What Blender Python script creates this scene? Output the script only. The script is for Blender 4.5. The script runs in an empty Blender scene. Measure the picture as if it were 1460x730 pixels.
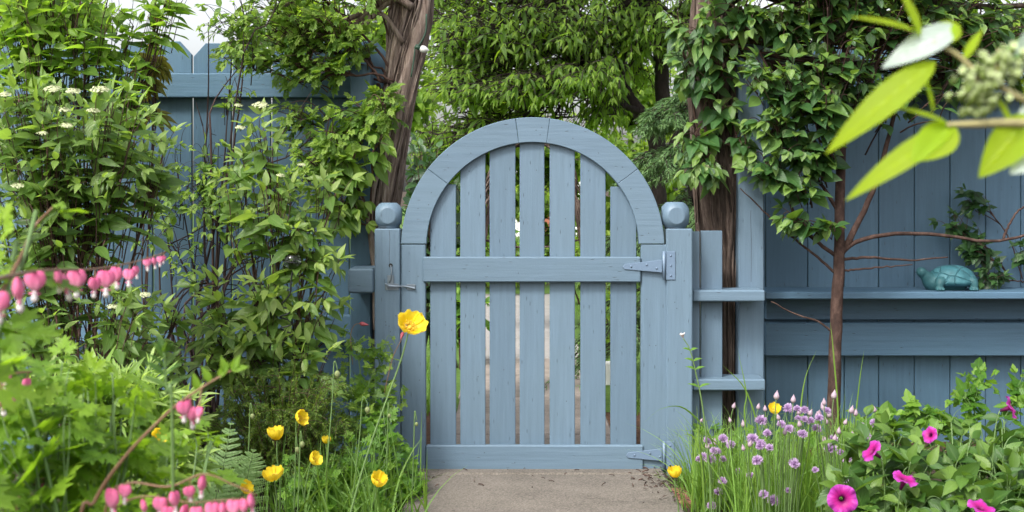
import bpy, bmesh, math
import numpy as np
from mathutils import Vector, Matrix, Quaternion

rad = math.radians
# ---------------------------------------------------------------- camera model
F, D, H, CX, HY = 1826.0, 4.4, 0.98, 730.0, 270.0   # focal (px of a 1460 wide frame), metres to the gate, eye height


def W(px, py, Y):
    d = D + Y
    return np.array([(px - CX) * d / F, Y, H - (py - HY) * d / F])


def S(Y):
    return F / (D + Y)


sc = bpy.context.scene
COL = sc.collection
LOC = {}


def nrm(v):
    v = np.asarray(v, float)
    return v / np.maximum(np.linalg.norm(v, axis=-1, keepdims=True), 1e-9)


# ---------------------------------------------------------------- mesh helpers
class Acc:
    def __init__(s):
        s.V, s.A, s.F, s.n = [], [], [], 0

    def add(s, v, faces, a=None):
        v = np.asarray(v, float)
        s.V.append(v)
        s.A.append(np.zeros_like(v) if a is None else np.broadcast_to(np.asarray(a, float), v.shape))
        for f in faces:
            f = np.asarray(f, int)
            if f.size:
                s.F.append(f.reshape(-1, f.shape[-1]) + s.n)
        s.n += len(v)

    def mesh(s, name, mat, off=(0, 0, 0), smooth=True):
        me = bpy.data.meshes.new(name)
        V = np.concatenate(s.V) - np.asarray(off, float)
        A = np.concatenate(s.A)
        loops = np.concatenate([f.ravel() for f in s.F])
        sizes = np.concatenate([np.full(len(f), f.shape[1]) for f in s.F])
        starts = np.concatenate([[0], np.cumsum(sizes)[:-1]])
        me.vertices.add(len(V)); me.vertices.foreach_set('co', V.astype(np.float32).ravel())
        me.loops.add(len(loops)); me.loops.foreach_set('vertex_index', loops.astype(np.int32))
        me.polygons.add(len(sizes)); me.polygons.foreach_set('loop_start', starts.astype(np.int32))
        me.update(calc_edges=True)
        at = me.attributes.new('luv', 'FLOAT_VECTOR', 'POINT')
        at.data.foreach_set('vector', A.astype(np.float32).ravel())
        me.polygons.foreach_set('use_smooth', np.full(len(sizes), bool(smooth)))
        if mat: me.materials.append(mat)
        me.validate()
        return me

    def build(s, name, mat, parent=None, smooth=True, **kw):
        if not s.V: return None
        off = LOC.get(parent.name, np.zeros(3)) if parent else kw.pop('base', np.zeros(3))
        kw.pop('base', None)
        o = bpy.data.objects.new(name, s.mesh(name, mat, off, smooth))
        COL.objects.link(o)
        if parent:
            o.parent = parent
            LOC[o.name] = off
        else:
            o.location = off
            LOC[o.name] = np.asarray(off, float)
        for k, v in kw.items(): o[k] = v
        return o


def thing(name, label, cat, loc, group=None):
    o = bpy.data.objects.new(name, None); COL.objects.link(o)
    o.empty_display_size = .05
    o.location = loc; LOC[o.name] = np.asarray(loc, float)
    o['label'] = label; o['category'] = cat
    if group: o['group'] = group
    return o


def inst(name, me, parent, loc, zdir=(0, 0, 1), scale=1.0, spin=0.0, wdir=None):
    """one object showing mesh me with its local +Z along zdir"""
    o = bpy.data.objects.new(name, me); COL.objects.link(o)
    off = LOC.get(parent.name, np.zeros(3)) if parent else np.zeros(3)
    q = Vector(zdir).to_track_quat('Z', 'Y') @ Quaternion((0, 0, 1), spin)
    o.rotation_mode = 'QUATERNION'; o.rotation_quaternion = q
    o.location = Vector(np.asarray(loc, float) - off)
    o.scale = (scale,) * 3
    if parent: o.parent = parent
    return o


def sub(name, me, parent):
    o = bpy.data.objects.new(name, me); COL.objects.link(o); o.parent = parent
    return o


def box(acc, x0, x1, y0, y1, z0, z1, b=.003, a=None, skew=None):
    c = np.array([(x0 + x1) / 2, (y0 + y1) / 2, (z0 + z1) / 2]); h = np.array([x1 - x0, y1 - y0, z1 - z0]) / 2
    b = min(b, h.min() * .9)
    idx, V = {}, []
    for sx in (-1, 1):
        for sy in (-1, 1):
            for sz in (-1, 1):
                for ax in range(3):
                    hh = h - b; hh[ax] = h[ax]
                    idx[(sx, sy, sz, ax)] = len(V); V.append(np.array([sx, sy, sz]) * hh)
    V = np.array(V); Q, T = [], []
    for ax in range(3):
        o1, o2 = [k for k in range(3) if k != ax]
        for s in (-1, 1):
            q = []
            for (u, w) in ((-1, -1), (1, -1), (1, 1), (-1, 1)):
                k = [0, 0, 0]; k[ax] = s; k[o1] = u; k[o2] = w
                q.append(idx[(*k, ax)])
            Q.append(q)
        for u in (-1, 1):
            for w in (-1, 1):
                k0 = [0, 0, 0]; k0[o1] = u; k0[o2] = w
                ka = list(k0); ka[ax] = -1; kb = list(k0); kb[ax] = 1
                Q.append([idx[(*ka, o1)], idx[(*kb, o1)], idx[(*kb, o2)], idx[(*ka, o2)]])
    for sx in (-1, 1):
        for sy in (-1, 1):
            for sz in (-1, 1):
                T.append([idx[(sx, sy, sz, k)] for k in range(3)])

    def fix(L):
        out = []
        for f in L:
            p = V[f]; n = np.cross(p[1] - p[0], p[2] - p[0])
            out.append(f if n @ p.mean(0) > 0 else f[::-1])
        return out
    V2 = V + c
    if skew is not None: V2 = skew(V2)
    acc.add(V2, [fix(Q), fix(T)], a)


def prism(acc, out, y0, y1, b=.003, a=None):
    """outline in xz (counter clockwise seen from the camera), front face at y0 with a small chamfer"""
    P = np.array(out, float); n = len(P)
    e = nrm(np.roll(P, -1, 0) - P); pn = np.stack([-e[:, 1], e[:, 0]], 1)
    m = nrm(pn + np.roll(pn, 1, 0))
    cosv = np.clip((m * pn).sum(1), .5, 1)
    I = P + m * (b / cosv)[:, None]

    def ring(q, y): return np.stack([q[:, 0], np.full(n, y), q[:, 1]], 1)
    V = np.concatenate([ring(I, y0), ring(P, y0 + b), ring(P, y1)])
    i = np.arange(n); j = (i + 1) % n
    acc.add(V, [[i], np.stack([i + n, j + n, j, i], 1), np.stack([i + 2 * n, j + 2 * n, j + n, i + n], 1), [i[::-1] + 2 * n]], a)


def smooth_path(pts, n):
    """Catmull-Rom through points"""
    P = np.array(pts, float)
    if len(P) == 2: return P[0] + (P[1] - P[0]) * np.linspace(0, 1, n)[:, None]
    Q = np.concatenate([[2 * P[0] - P[1]], P, [2 * P[-1] - P[-2]]])
    t = np.linspace(0, len(P) - 1 - 1e-6, n); k = t.astype(int); u = (t - k)[:, None]
    a, b, c, d = Q[k], Q[k + 1], Q[k + 2], Q[k + 3]
    return .5 * (2 * b + (c - a) * u + (2 * a - 5 * b + 4 * c - d) * u ** 2 + (3 * b - a - 3 * c + d) * u ** 3)


def tube(acc, P, r, k=6, rnd=0.0, cap=True, lump=None):
    P = np.asarray(P, float); n = len(P)
    r = np.broadcast_to(np.asarray(r, float), (n,)) if np.ndim(r) < 2 else r
    T = nrm(np.gradient(P, axis=0))
    up = np.array([0, 0, 1.]) if abs(T[0][2]) < .9 else np.array([1., 0, 0])
    X = np.zeros_like(P); x = nrm(np.cross(up, T[0]))
    for i in range(n):
        x = nrm(x - T[i] * (x @ T[i])); X[i] = x
    Yv = np.cross(T, X)
    an = np.linspace(0, 2 * math.pi, k, endpoint=False)
    rr = r[:, None] if lump is None else r[:, None] * lump
    V = P[:, None] + rr[..., None] * (X[:, None] * np.cos(an)[None, :, None] + Yv[:, None] * np.sin(an)[None, :, None])
    i = np.arange(n - 1)[:, None] * k; j = np.arange(k)[None]; j2 = (j + 1) % k
    q = np.stack([i + j, i + j2, i + k + j2, i + k + j], -1).reshape(-1, 4)
    ln = np.concatenate([[0], np.cumsum(np.linalg.norm(np.diff(P, axis=0), axis=1))])
    A = np.stack(np.broadcast_arrays(an[None] / 6.2832, ln[:, None], np.float64(rnd)), -1).reshape(-1, 3)
    fs = [q]
    if cap: fs += [[np.arange(k)[::-1]], [np.arange(k) + (n - 1) * k]]
    acc.add(V.reshape(-1, 3), fs, A)


# leaf templates ------------------------------------------------------------
def tpl(rows, fold=.35):
    V, A, Q = [], [], []
    for (t, w) in rows:
        V += [(-w, t, fold * w), (0, t, 0), (w, t, fold * w)]
        A += [(0, t), (.5, t), (1, t)]
    for i in range(len(rows) - 1):
        b = 3 * i
        Q += [(b, b + 1, b + 4, b + 3), (b + 1, b + 2, b + 5, b + 4)]
    return np.array(V), np.array(A), [np.array(Q)]


OVATE = tpl([(0, .02), (.07, .2), (.22, .44), (.42, .5), (.62, .39), (.8, .21), (.92, .08), (1, .005)])
LANCE = tpl([(0, .02), (.15, .3), (.4, .5), (.65, .4), (.85, .2), (1, .01)], .45)
LOW = tpl([(0, .03), (.42, .5), (1, .02)], .4)
ROUND = tpl([(0, .03), (.1, .3), (.35, .5), (.65, .47), (.88, .28), (1, .02)], .2)
LEAF4 = tpl([(0, .03), (.25, .45), (.55, .42), (1, .02)], .35)
PETAL = tpl([(0, .12), (.3, .4), (.7, .5), (1, .15)], .3)


def fan_tpl(outline, c=(0, .4), lift=0.0):
    o = np.array(outline, float)
    V = np.concatenate([[[c[0], c[1], -lift]], np.c_[o, np.zeros(len(o))]])
    A = np.c_[V[:, 0] + .5, V[:, 1]]
    n = len(o); i = np.arange(n - 1)
    return V, A, [np.stack([np.zeros(n - 1, int), i + 1, i + 2], 1)[:, ::-1]]


def mirror(half):
    L = [(-x, y) for x, y in half]
    return [(0, 0)] + L + [(x, y) for x, y in half[::-1]] + [(0, 0)] if half[-1][0] != 0 else [(0, 0)] + L + [(x, y) for x, y in half[-2::-1]] + [(0, 0)]


# three-lobed vine leaf, cut bleeding-heart leaflet, geranium-like cut leaf
VINE = fan_tpl(mirror([(.22, -.06), (.42, .1), (.5, .38), (.3, .42), (.26, .62), (.14, .82), (0, 1.0)]), (0, .35), .06)
CUT = fan_tpl(mirror([(.1, .12), (.3, .22), (.5, .5), (.24, .46), (.2, .55), (.34, .82), (.13, .74), (0, 1.0)]), (0, .38), .05)


def join_tpl(parts):
    V, A, Fs, n = [], [], [], 0
    for (t, ang, sc_, off, *wd) in parts:
        v, a, f = t; v = v * [wd[0] if wd else 1, 1, 1]
        c, s = math.cos(ang), math.sin(ang)
        v2 = v * sc_
        v2 = np.c_[v2[:, 0] * c - v2[:, 1] * s + off[0], v2[:, 0] * s + v2[:, 1] * c + off[1], v2[:, 2]]
        V.append(v2); A.append(a); Fs += [g + n for g in f]; n += len(v)
    return np.concatenate(V), np.concatenate(A), Fs


TERN = join_tpl([(CUT, 0, .6, (0, .4)), (CUT, 1.05, .5, (-.04, .3)), (CUT, -1.05, .5, (.04, .3)),
                 (LOW, 0, .42, (0, 0))])
TERN[0][-9:, 0] *= .12
PINN = join_tpl([(OVATE, 0, .42, (0, .58), .62)] + [(OVATE, s * .95, .36, (0, y), .62) for y in (.2, .42, .6) for s in (1, -1)] + [(LOW, 0, .6, (0, 0))])
PINN[0][:-9, :] *= 1
PINN[0][-9:, 0] *= .05
PALM = join_tpl([(LANCE, s * a, l, (0, 0), .3) for a, l, s in ((0, 1, 1), (.5, .9, 1), (.5, .9, -1), (1.05, .7, 1), (1.05, .7, -1), (1.7, .4, 1), (1.7, .4, -1))])
PALM[0][:, :2] *= 1


def place(acc, T, P, Dv, Nv, L, Wd, bend=.1, rnd=None, rng=None):
    v, a, fs = T
    P = np.asarray(P, float); n = len(P)
    if n == 0: return
    y = nrm(Dv); x = nrm(np.cross(y, Nv)); z = np.cross(x, y)
    L = np.broadcast_to(np.asarray(L, float), (n,)); Wd = np.broadcast_to(np.asarray(Wd, float), (n,))
    bend = np.broadcast_to(np.asarray(bend, float), (n,))
    tx, ty, tz = v[:, 0], v[:, 1], v[:, 2]
    V = (P[:, None] + x[:, None] * (tx[None] * Wd[:, None])[..., None] + y[:, None] * (ty[None] * L[:, None])[..., None]
         + z[:, None] * (tz[None] * Wd[:, None] - bend[:, None] * ty[None] ** 2 * L[:, None])[..., None])
    if rnd is None: rnd = np.zeros(n)
    A = np.concatenate([np.broadcast_to(a[None], (n,) + a.shape), np.broadcast_to(np.asarray(rnd)[:, None, None], (n, len(a), 1))], -1)
    k = len(v)
    F2 = [(f[None] + (np.arange(n) * k)[:, None, None]).reshape(-1, f.shape[1]) for f in fs]
    acc.add(V.reshape(-1, 3), F2, A.reshape(-1, 3))


class Leaves:
    def __init__(s): s.d = []
    def put(s, P, Dv, Nv, L, r): s.d.append((P, Dv, Nv, L, r))
    def flush(s, acc, T, aspect, bend, rng):
        if not s.d: return
        P, Dv, Nv, L, r = [np.array(k) for k in zip(*s.d)]
        place(acc, T, P, Dv, Nv, L, L * aspect * rng.uniform(.85, 1.15, len(L)), bend + rng.normal(0, .08, len(L)), np.clip(r, 0, 1))


def bez(a, b, c, n):
    t = np.linspace(0, 1, n)[:, None]
    return a * (1 - t) ** 2 + 2 * b * t * (1 - t) + c * t ** 2


def twig_leaves(lv, path, rng, L, step, start=.3, droop=.3, up=1.0, cam=.35, spread=.9, young=.35, whorl=2, tone=.0):
    """leaves in opposite pairs along a twig, turned a quarter at each node; young tip leaves are paler"""
    seg = np.linalg.norm(np.diff(path, axis=0), axis=1); ln = np.concatenate([[0], np.cumsum(seg)])
    n = max(2, int(ln[-1] * (1 - start) / step))
    ts = np.linspace(ln[-1] * start, ln[-1], n)
    ph = rng.uniform(0, 6.28)
    for i, s in enumerate(ts):
        k = min(np.searchsorted(ln, s, 'right') - 1, len(path) - 2); k = max(k, 0)
        u = (s - ln[k]) / max(seg[k], 1e-6)
        p = path[k] + (path[k + 1] - path[k]) * u
        ax = nrm(path[k + 1] - path[k])
        sd = nrm(np.cross(ax, [0.3, .5, .9])); sd2 = np.cross(ax, sd)
        f = i / max(n - 1, 1)
        size = L * (1 - .45 * max(0, f - .6) / .4) * rng.choice([.55, .8, 1, 1.2]) * rng.uniform(.85, 1.12)
        for w in range(whorl):
            an = ph + w * 2 * math.pi / whorl + (i % 2) * math.pi / whorl + rng.normal(0, .3)
            out = sd * math.cos(an) + sd2 * math.sin(an)
            dv = ax * (.35 + .5 * f) + out * spread + np.array([0, 0, -droop]) + rng.normal(0, .12, 3)
            nv = np.array([0, -cam, up]) + rng.normal(0, .48, 3) + ax * .25
            lv.put(p + out * .002, dv, nv, size, rng.uniform(0, .75) + young * max(0, f - .4) + tone)
    lv.put(path[-1], nrm(path[-1] - path[-2]) + np.array([0, 0, -droop * .6]), np.array([0, -.5, 1]) + rng.normal(0, .2, 3), L * .6, .6 + young + tone)


def shrub(seed, base, blobs, L, aspect, T, lv_acc, st_acc, step=.03, droop=.3, stem_r=.008, twig_r=.0022, bend=.15,
          start=.3, whorl=2, cam=.35, up=1.0, young=.35, spread=.9, twig_len=.22, shell=.6, main_k=6, tone=0, lift=.06, mains=True, dens=1.0, paths=None):
    """blobs: (px, py, Y, rx, ry in px, depth radius m, tips). Stems rise from base to each blob; twigs fill the blob."""
    rng = np.random.default_rng(seed)
    lv = Leaves(); tips = []
    base = np.asarray(base, float)
    for (px, py, Y, rx, ry, rY, n) in blobs:
        n = int(round(n * dens))
        c = W(px, py, Y); s = S(Y)
        R3 = np.array([rx / s, rY, ry / s])
        b0 = base + np.array([rng.normal(0, .04), rng.normal(0, .04), 0])
        hub = c - np.array([0, 0, R3[2] * .3])
        mid = np.array([b0[0] * .75 + hub[0] * .25, b0[1] * .75 + hub[1] * .25, b0[2] * .4 + hub[2] * .6])
        mp = bez(b0, mid, hub, 18) + np.cumsum(rng.normal(0, .003, (18, 3)), 0)
        if paths is not None:
            pp = min(paths, key=lambda p: np.min(np.linalg.norm(p - hub, axis=1)))
            kk = int(np.argmin(np.linalg.norm(pp - hub, axis=1)))
            mp = pp[np.clip(np.linspace(kk - len(pp) * .25, kk + len(pp) * .12, 18).astype(int), 0, len(pp) - 1)]
        elif mains: tube(st_acc, mp, np.linspace(stem_r, twig_r * 1.6, 18), main_k, rng.uniform())
        for _ in range(n):
            d = nrm(rng.normal(0, 1, 3)); d[1] -= .25
            tip = c + nrm(d) * R3 * (rng.uniform(0, 1) ** (1 - shell)) 
            ln = twig_len * rng.uniform(.6, 1.2)
            # start on a stem point not farther than twig_len where possible
            q = mp[rng.integers(9, 18)]
            v = q - tip; dist = np.linalg.norm(v)
            st = q if dist < ln else tip + nrm(v + np.array([0, 0, -.3 * dist])) * ln
            if dist >= ln and rng.uniform() < .5:
                cp = bez(q, (q + st) / 2 + np.array([0, 0, lift * .5]), st, 6)
                tube(st_acc, cp, np.linspace(twig_r * 1.4, twig_r, 6), 4, rng.uniform())
            m = (st + tip) / 2 + np.array([0, 0, lift * rng.uniform(.2, 1.2)]) + rng.normal(0, .012, 3)
            p = bez(st, m, tip, 8)
            tube(st_acc, p, np.linspace(twig_r, twig_r * .45, 8), 4, rng.uniform())
            twig_leaves(lv, p, rng, L, step, start, droop, up, cam, spread, young, whorl, tone + rng.normal(0, .14))
            tips.append(p[-1])
    lv.flush(lv_acc, T, aspect, bend, rng)
    return np.array(tips)


def bushy(name, label, cat, seed, base, blobs, leaf_mat, stem_mat, L, aspect=.45, T=OVATE, group=None, leaf_name='foliage', **kw):
    t = thing(name, label, cat, base, group)
    la, sa = Acc(), Acc()
    tips = shrub(seed, base, blobs, L, aspect, T, la, sa, **kw)
    lo = la.build(leaf_name, leaf_mat, t); so = sa.build('stems', stem_mat, t)
    return t, tips, lo, so


def blades(acc, rng, P, L, lean, w, k=7, curl=.6, dirs=None):
    """grass-like blades, curved over"""
    n = len(P); L = np.broadcast_to(L, (n,))
    az = rng.uniform(0, 6.283, n) if dirs is None else dirs
    ln = np.abs(rng.normal(0, lean, n))
    out = np.stack([np.cos(az), np.sin(az), np.zeros(n)], 1)
    t = np.linspace(0, 1, k)
    hor = (ln[:, None] * t + curl * ln[:, None] * t ** 2.5 * 1.6) * L[:, None]
    ver = L[:, None] * (t - curl * ln[:, None] * .9 * t ** 3)
    C = P[:, None] + out[:, None] * hor[..., None] + np.array([0, 0, 1.])[None, None] * ver[..., None]
    sd = np.stack([-np.sin(az + rng.normal(0, .9, n)), np.cos(az + rng.normal(0, .9, n)), np.zeros(n)], 1); sd = nrm(sd)
    wd = (np.broadcast_to(w, (n,))[:, None] * (1 - t ** 2.2 * .93))
    V = np.stack([C - sd[:, None] * wd[..., None], C + out[:, None] * wd[..., None] * .5, C + sd[:, None] * wd[..., None]], 2)
    r = rng.uniform(0, 1, n)
    A = np.zeros(V.shape); A[..., 0] = np.array([0, .5, 1.]); A[..., 1] = t[None, :, None]; A[..., 2] = r[:, None, None]
    idx = np.arange(n * k * 3).reshape(n, k, 3)
    q = np.stack([idx[:, :-1, :-1], idx[:, :-1, 1:], idx[:, 1:, 1:], idx[:, 1:, :-1]], -1).reshape(-1, 4)
    acc.add(V.reshape(-1, 3), [q], A.reshape(-1, 3))


# ---------------------------------------------------------------- materials
def lin(r, g, b):
    return tuple(((c / 255) / 12.92 if c / 255 <= .04045 else ((c / 255 + .055) / 1.055) ** 2.4) for c in (r, g, b)) + (1,)


class NT:
    def __init__(s, name):
        s.m = bpy.data.materials.new(name); s.m.use_nodes = True
        s.t = s.m.node_tree; s.t.nodes.clear()
        s.out = s.n('ShaderNodeOutputMaterial')

    def n(s, typ, ins=None, **kw):
        nd = s.t.nodes.new(typ)
        for k, v in kw.items(): setattr(nd, k, v)
        for k, v in (ins or {}).items():
            if isinstance(v, bpy.types.NodeSocket): s.t.links.new(v, nd.inputs[k])
            else: nd.inputs[k].default_value = v
        return nd

    def mix(s, f, a, b, mode='MIX'):
        nd = s.t.nodes.new('ShaderNodeMix'); nd.data_type = 'RGBA'; nd.blend_type = mode
        for k, v in ((0, f), (6, a), (7, b)):
            if isinstance(v, bpy.types.NodeSocket): s.t.links.new(v, nd.inputs[k])
            else: nd.inputs[k].default_value = tuple(v) + (1,) if isinstance(v, tuple) and len(v) == 3 else v
        return nd.outputs[2]

    def ramp(s, f, stops):
        nd = s.t.nodes.new('ShaderNodeValToRGB'); s.t.links.new(f, nd.inputs[0])
        e = nd.color_ramp.elements
        while len(e) < len(stops): e.new(.5)
        for el, (p, c) in zip(e, stops):
            el.position = p; el.color = c if len(c) == 4 else tuple(c) + (1,)
        return nd.outputs[0]

    def math(s, op, a, b=0.0, clamp=False):
        nd = s.t.nodes.new('ShaderNodeMath'); nd.operation = op; nd.use_clamp = clamp
        for k, v in ((0, a), (1, b)):
            if isinstance(v, bpy.types.NodeSocket): s.t.links.new(v, nd.inputs[k])
            else: nd.inputs[k].default_value = v
        return nd.outputs[0]

    def noise(s, scale, detail=4, vec=None, rough=.55, out=0):
        ins = {'Scale': scale, 'Detail': detail, 'Roughness': rough}
        if vec is not None: ins['Vector'] = vec
        return s.n('ShaderNodeTexNoise', ins).outputs[out]

    def coord(s, scale=(1, 1, 1)):
        g = s.n('ShaderNodeNewGeometry').outputs['Position']
        return s.n('ShaderNodeMapping', {'Vector': g, 'Scale': scale}).outputs[0]

    def luv(s):
        a = s.n('ShaderNodeAttribute', attribute_name='luv')
        x = s.n('ShaderNodeSeparateXYZ', {0: a.outputs['Vector']})
        return x.outputs[0], x.outputs[1], x.outputs[2]

    def surf(s, sock): s.t.links.new(sock, s.out.inputs[0]); return s.m


def mat_leaf(name, dark, mid, light, trans=.35, rough=.42, spec=.45, vein=.12, tcol=None):
    k = NT(name); u, v, r = k.luv()
    col = k.ramp(r, [(0, dark), (.5, mid), (1, light)])
    rib = k.math('ABSOLUTE', k.math('SUBTRACT', u, .5))
    ribm = k.math('SUBTRACT', 1, k.math('MULTIPLY', rib, 16), True)
    vn = k.math('ABSOLUTE', k.math('SINE', k.math('ADD', k.math('MULTIPLY', v, 26), k.math('MULTIPLY', rib, -22))))
    vnm = k.math('MULTIPLY', k.math('SUBTRACT', 1, k.math('MULTIPLY', vn, 4), True), .5)
    vm = k.math('MULTIPLY', k.math('MAXIMUM', ribm, vnm), vein)
    col = k.mix(vm, col, tuple(min(1, c * 2.2 + .03) for c in light[:3]) + (1,))
    nz = k.noise(35, 3, k.coord())
    col = k.mix(k.math('MULTIPLY', nz, .35), col, dark)
    back = k.n('ShaderNodeNewGeometry').outputs['Backfacing']
    cb = k.mix(k.math('MULTIPLY', back, .45), col, tuple(min(1, c * 1.3 + .035) for c in mid[:3]) + (1,))
    bmp = k.n('ShaderNodeBump', {'Strength': .35, 'Distance': .002, 'Height': k.math('ADD', vn, ribm)}).outputs[0]
    p = k.n('ShaderNodeBsdfPrincipled', {'Base Color': cb, 'Roughness': rough, 'Specular IOR Level': spec, 'Normal': bmp})
    tc = k.mix(1, col, (1.25, 1.35, .55, 1) if tcol is None else tcol, 'MULTIPLY')
    tc = k.mix(.55, tc, tuple(min(1, c * s_) for c, s_ in zip(light[:3], (2.0, 2.1, .9))) + (1,))
    tr = k.n('ShaderNodeBsdfTranslucent', {'Color': tc})
    return k.surf(k.n('ShaderNodeMixShader', {0: trans, 1: p.outputs[0], 2: tr.outputs[0]}).outputs[0])


def mat_petal(name, inner, outer, trans=.35, edge=None, rough=.5, veins=0):
    k = NT(name); u, v, r = k.luv()
    col = k.ramp(v, [(0, inner), (.55, outer), (1, edge or outer)])
    nz = k.noise(90, 3, k.n('ShaderNodeTexCoord').outputs['Object'])
    if veins:
        w_ = k.math('ABSOLUTE', k.math('SINE', k.math('MULTIPLY', u, veins)))
        col = k.mix(k.math('MULTIPLY', k.math('SUBTRACT', 1, k.math('MULTIPLY', w_, 3), True), .5), col, tuple(x * .35 for x in outer))
    col = k.mix(k.math('MULTIPLY', nz, .25), col, inner)
    col = k.mix(1, col, k.ramp(r, [(0, (.8, .8, .8)), (1, (1.1, 1.1, 1.1))]), 'MULTIPLY')
    p = k.n('ShaderNodeBsdfPrincipled', {'Base Color': col, 'Roughness': rough, 'Specular IOR Level': .3})
    tr = k.n('ShaderNodeBsdfTranslucent', {'Color': col})
    return k.surf(k.n('ShaderNodeMixShader', {0: trans, 1: p.outputs[0], 2: tr.outputs[0]}).outputs[0])


def mat_paint(name, grain, base=(.108, .165, .222), wear=.8):
    """brushed exterior paint over sawn timber: grain, knots, dents, drips of grime"""
    k = NT(name); u, v, r = k.luv()
    g = k.coord(grain); p0 = k.coord()
    off = k.n('ShaderNodeVectorMath', {0: g, 1: k.n('ShaderNodeCombineXYZ', {0: k.math('MULTIPLY', r, 37.), 1: 0, 2: k.math('MULTIPLY', r, 91.)}).outputs[0]}, operation='ADD').outputs[0]
    fine = k.noise(1.0, 6, off, .6)
    broad = k.noise(3.2, 4, p0, .6)
    c = base
    col = k.ramp(fine, [(.25, tuple(x * .86 for x in c)), (.55, c), (.8, tuple(min(1, x * 1.1 + .005) for x in c))])
    col = k.mix(k.ramp(broad, [(.42, (0, 0, 0)), (.7, (.5, .5, .5))]), col, (c[0] * .93, c[1] * .93, c[2] * .88, 1))
    col = k.mix(1, col, k.ramp(r, [(0, (.9, .91, .92)), (1, (1.06, 1.05, 1.04))]), 'MULTIPLY')
    # dents, knots and chips
    kn = k.n('ShaderNodeTexVoronoi', {'Vector': k.n('ShaderNodeVectorMath', {0: k.coord((9, 9, 7)), 1: off}, operation='ADD').outputs[0], 'Scale': 1.0}).outputs[0]
    knm = k.ramp(kn, [(.04, (1, 1, 1)), (.11, (0, 0, 0))])
    ch = k.noise(26, 5, off, .7)
    chm = k.ramp(ch, [(.665, (0, 0, 0)), (.72, (1, 1, 1))])
    sp_ = k.noise(2.2, 7, k.n('ShaderNodeVectorMath', {0: k.coord((grain[0] * .16 + 1, 4, grain[2] * .16 + 1)), 1: off}, operation='ADD').outputs[0], .72)
    col = k.mix(k.ramp(sp_, [(.56, (0, 0, 0)), (.74, (.42, .42, .42))]), col, (c[0] * .62, c[1] * .68, c[2] * .62, 1))
    col = k.mix(k.ramp(sp_, [(.24, (.3, .3, .3)), (.4, (0, 0, 0))]), col, (c[0] * 1.3, c[1] * 1.25, c[2] * 1.18, 1))
    mk = k.math('MULTIPLY', k.math('MAXIMUM', k.math('MULTIPLY', knm, 1.0), k.math('MULTIPLY', chm, .6)), wear)
    col = k.mix(mk, col, (.045, .06, .075, 1))
    col = k.mix(k.math('MULTIPLY', u, .85), col, (.05, .06, .075, 1))
    h = k.math('SUBTRACT', k.math('ADD', k.math('MULTIPLY', fine, .7), k.math('MULTIPLY', k.noise(160, 3, p0), .2)), k.math('MULTIPLY', mk, .8))
    b = k.n('ShaderNodeBump', {'Strength': .75, 'Distance': .0024, 'Height': h}).outputs[0]
    ro = k.ramp(broad, [(.3, (.42, .42, .42)), (.7, (.6, .6, .6))])
    return k.surf(k.n('ShaderNodeBsdfPrincipled', {'Base Color': col, 'Roughness': ro, 'Specular IOR Level': .4, 'Normal': b}).outputs[0])


def mat_bark(name, dark, mid, light, scale=(55, 55, 5), bump=1.0, dist=.006):
    k = NT(name); u, v, r = k.luv()
    g = k.coord(scale)
    n1 = k.noise(1, 6, g, .65); n2 = k.noise(9, 4, k.coord())
    col = k.ramp(n1, [(.3, dark), (.5, mid), (.72, light)])
    col = k.mix(k.math('MULTIPLY', n2, .45), col, dark)
    col = k.mix(1, col, k.ramp(r, [(0, (.6, .58, .56)), (1, (1.5, 1.45, 1.38))]), 'MULTIPLY')
    b = k.n('ShaderNodeBump', {'Strength': bump, 'Distance': dist, 'Height': n1}).outputs[0]
    return k.surf(k.n('ShaderNodeBsdfPrincipled', {'Base Color': col, 'Roughness': .85, 'Specular IOR Level': .25, 'Normal': b}).outputs[0])


def mat_plain(name, c, rough=.5, metal=0.0, var=.2, scale=60, bump=.2, spec=.5):
    k = NT(name); p = k.n('ShaderNodeTexCoord').outputs['Object']
    n = k.noise(scale, 4, p)
    col = k.mix(k.math('MULTIPLY', n, var * 2), tuple(c[:3]) + (1,), tuple(x * .5 for x in c[:3]) + (1,))
    b = k.n('ShaderNodeBump', {'Strength': bump, 'Distance': .002, 'Height': n}).outputs[0]
    return k.surf(k.n('ShaderNodeBsdfPrincipled', {'Base Color': col, 'Roughness': rough, 'Metallic': metal, 'Specular IOR Level': spec, 'Normal': b}).outputs[0])


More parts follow.
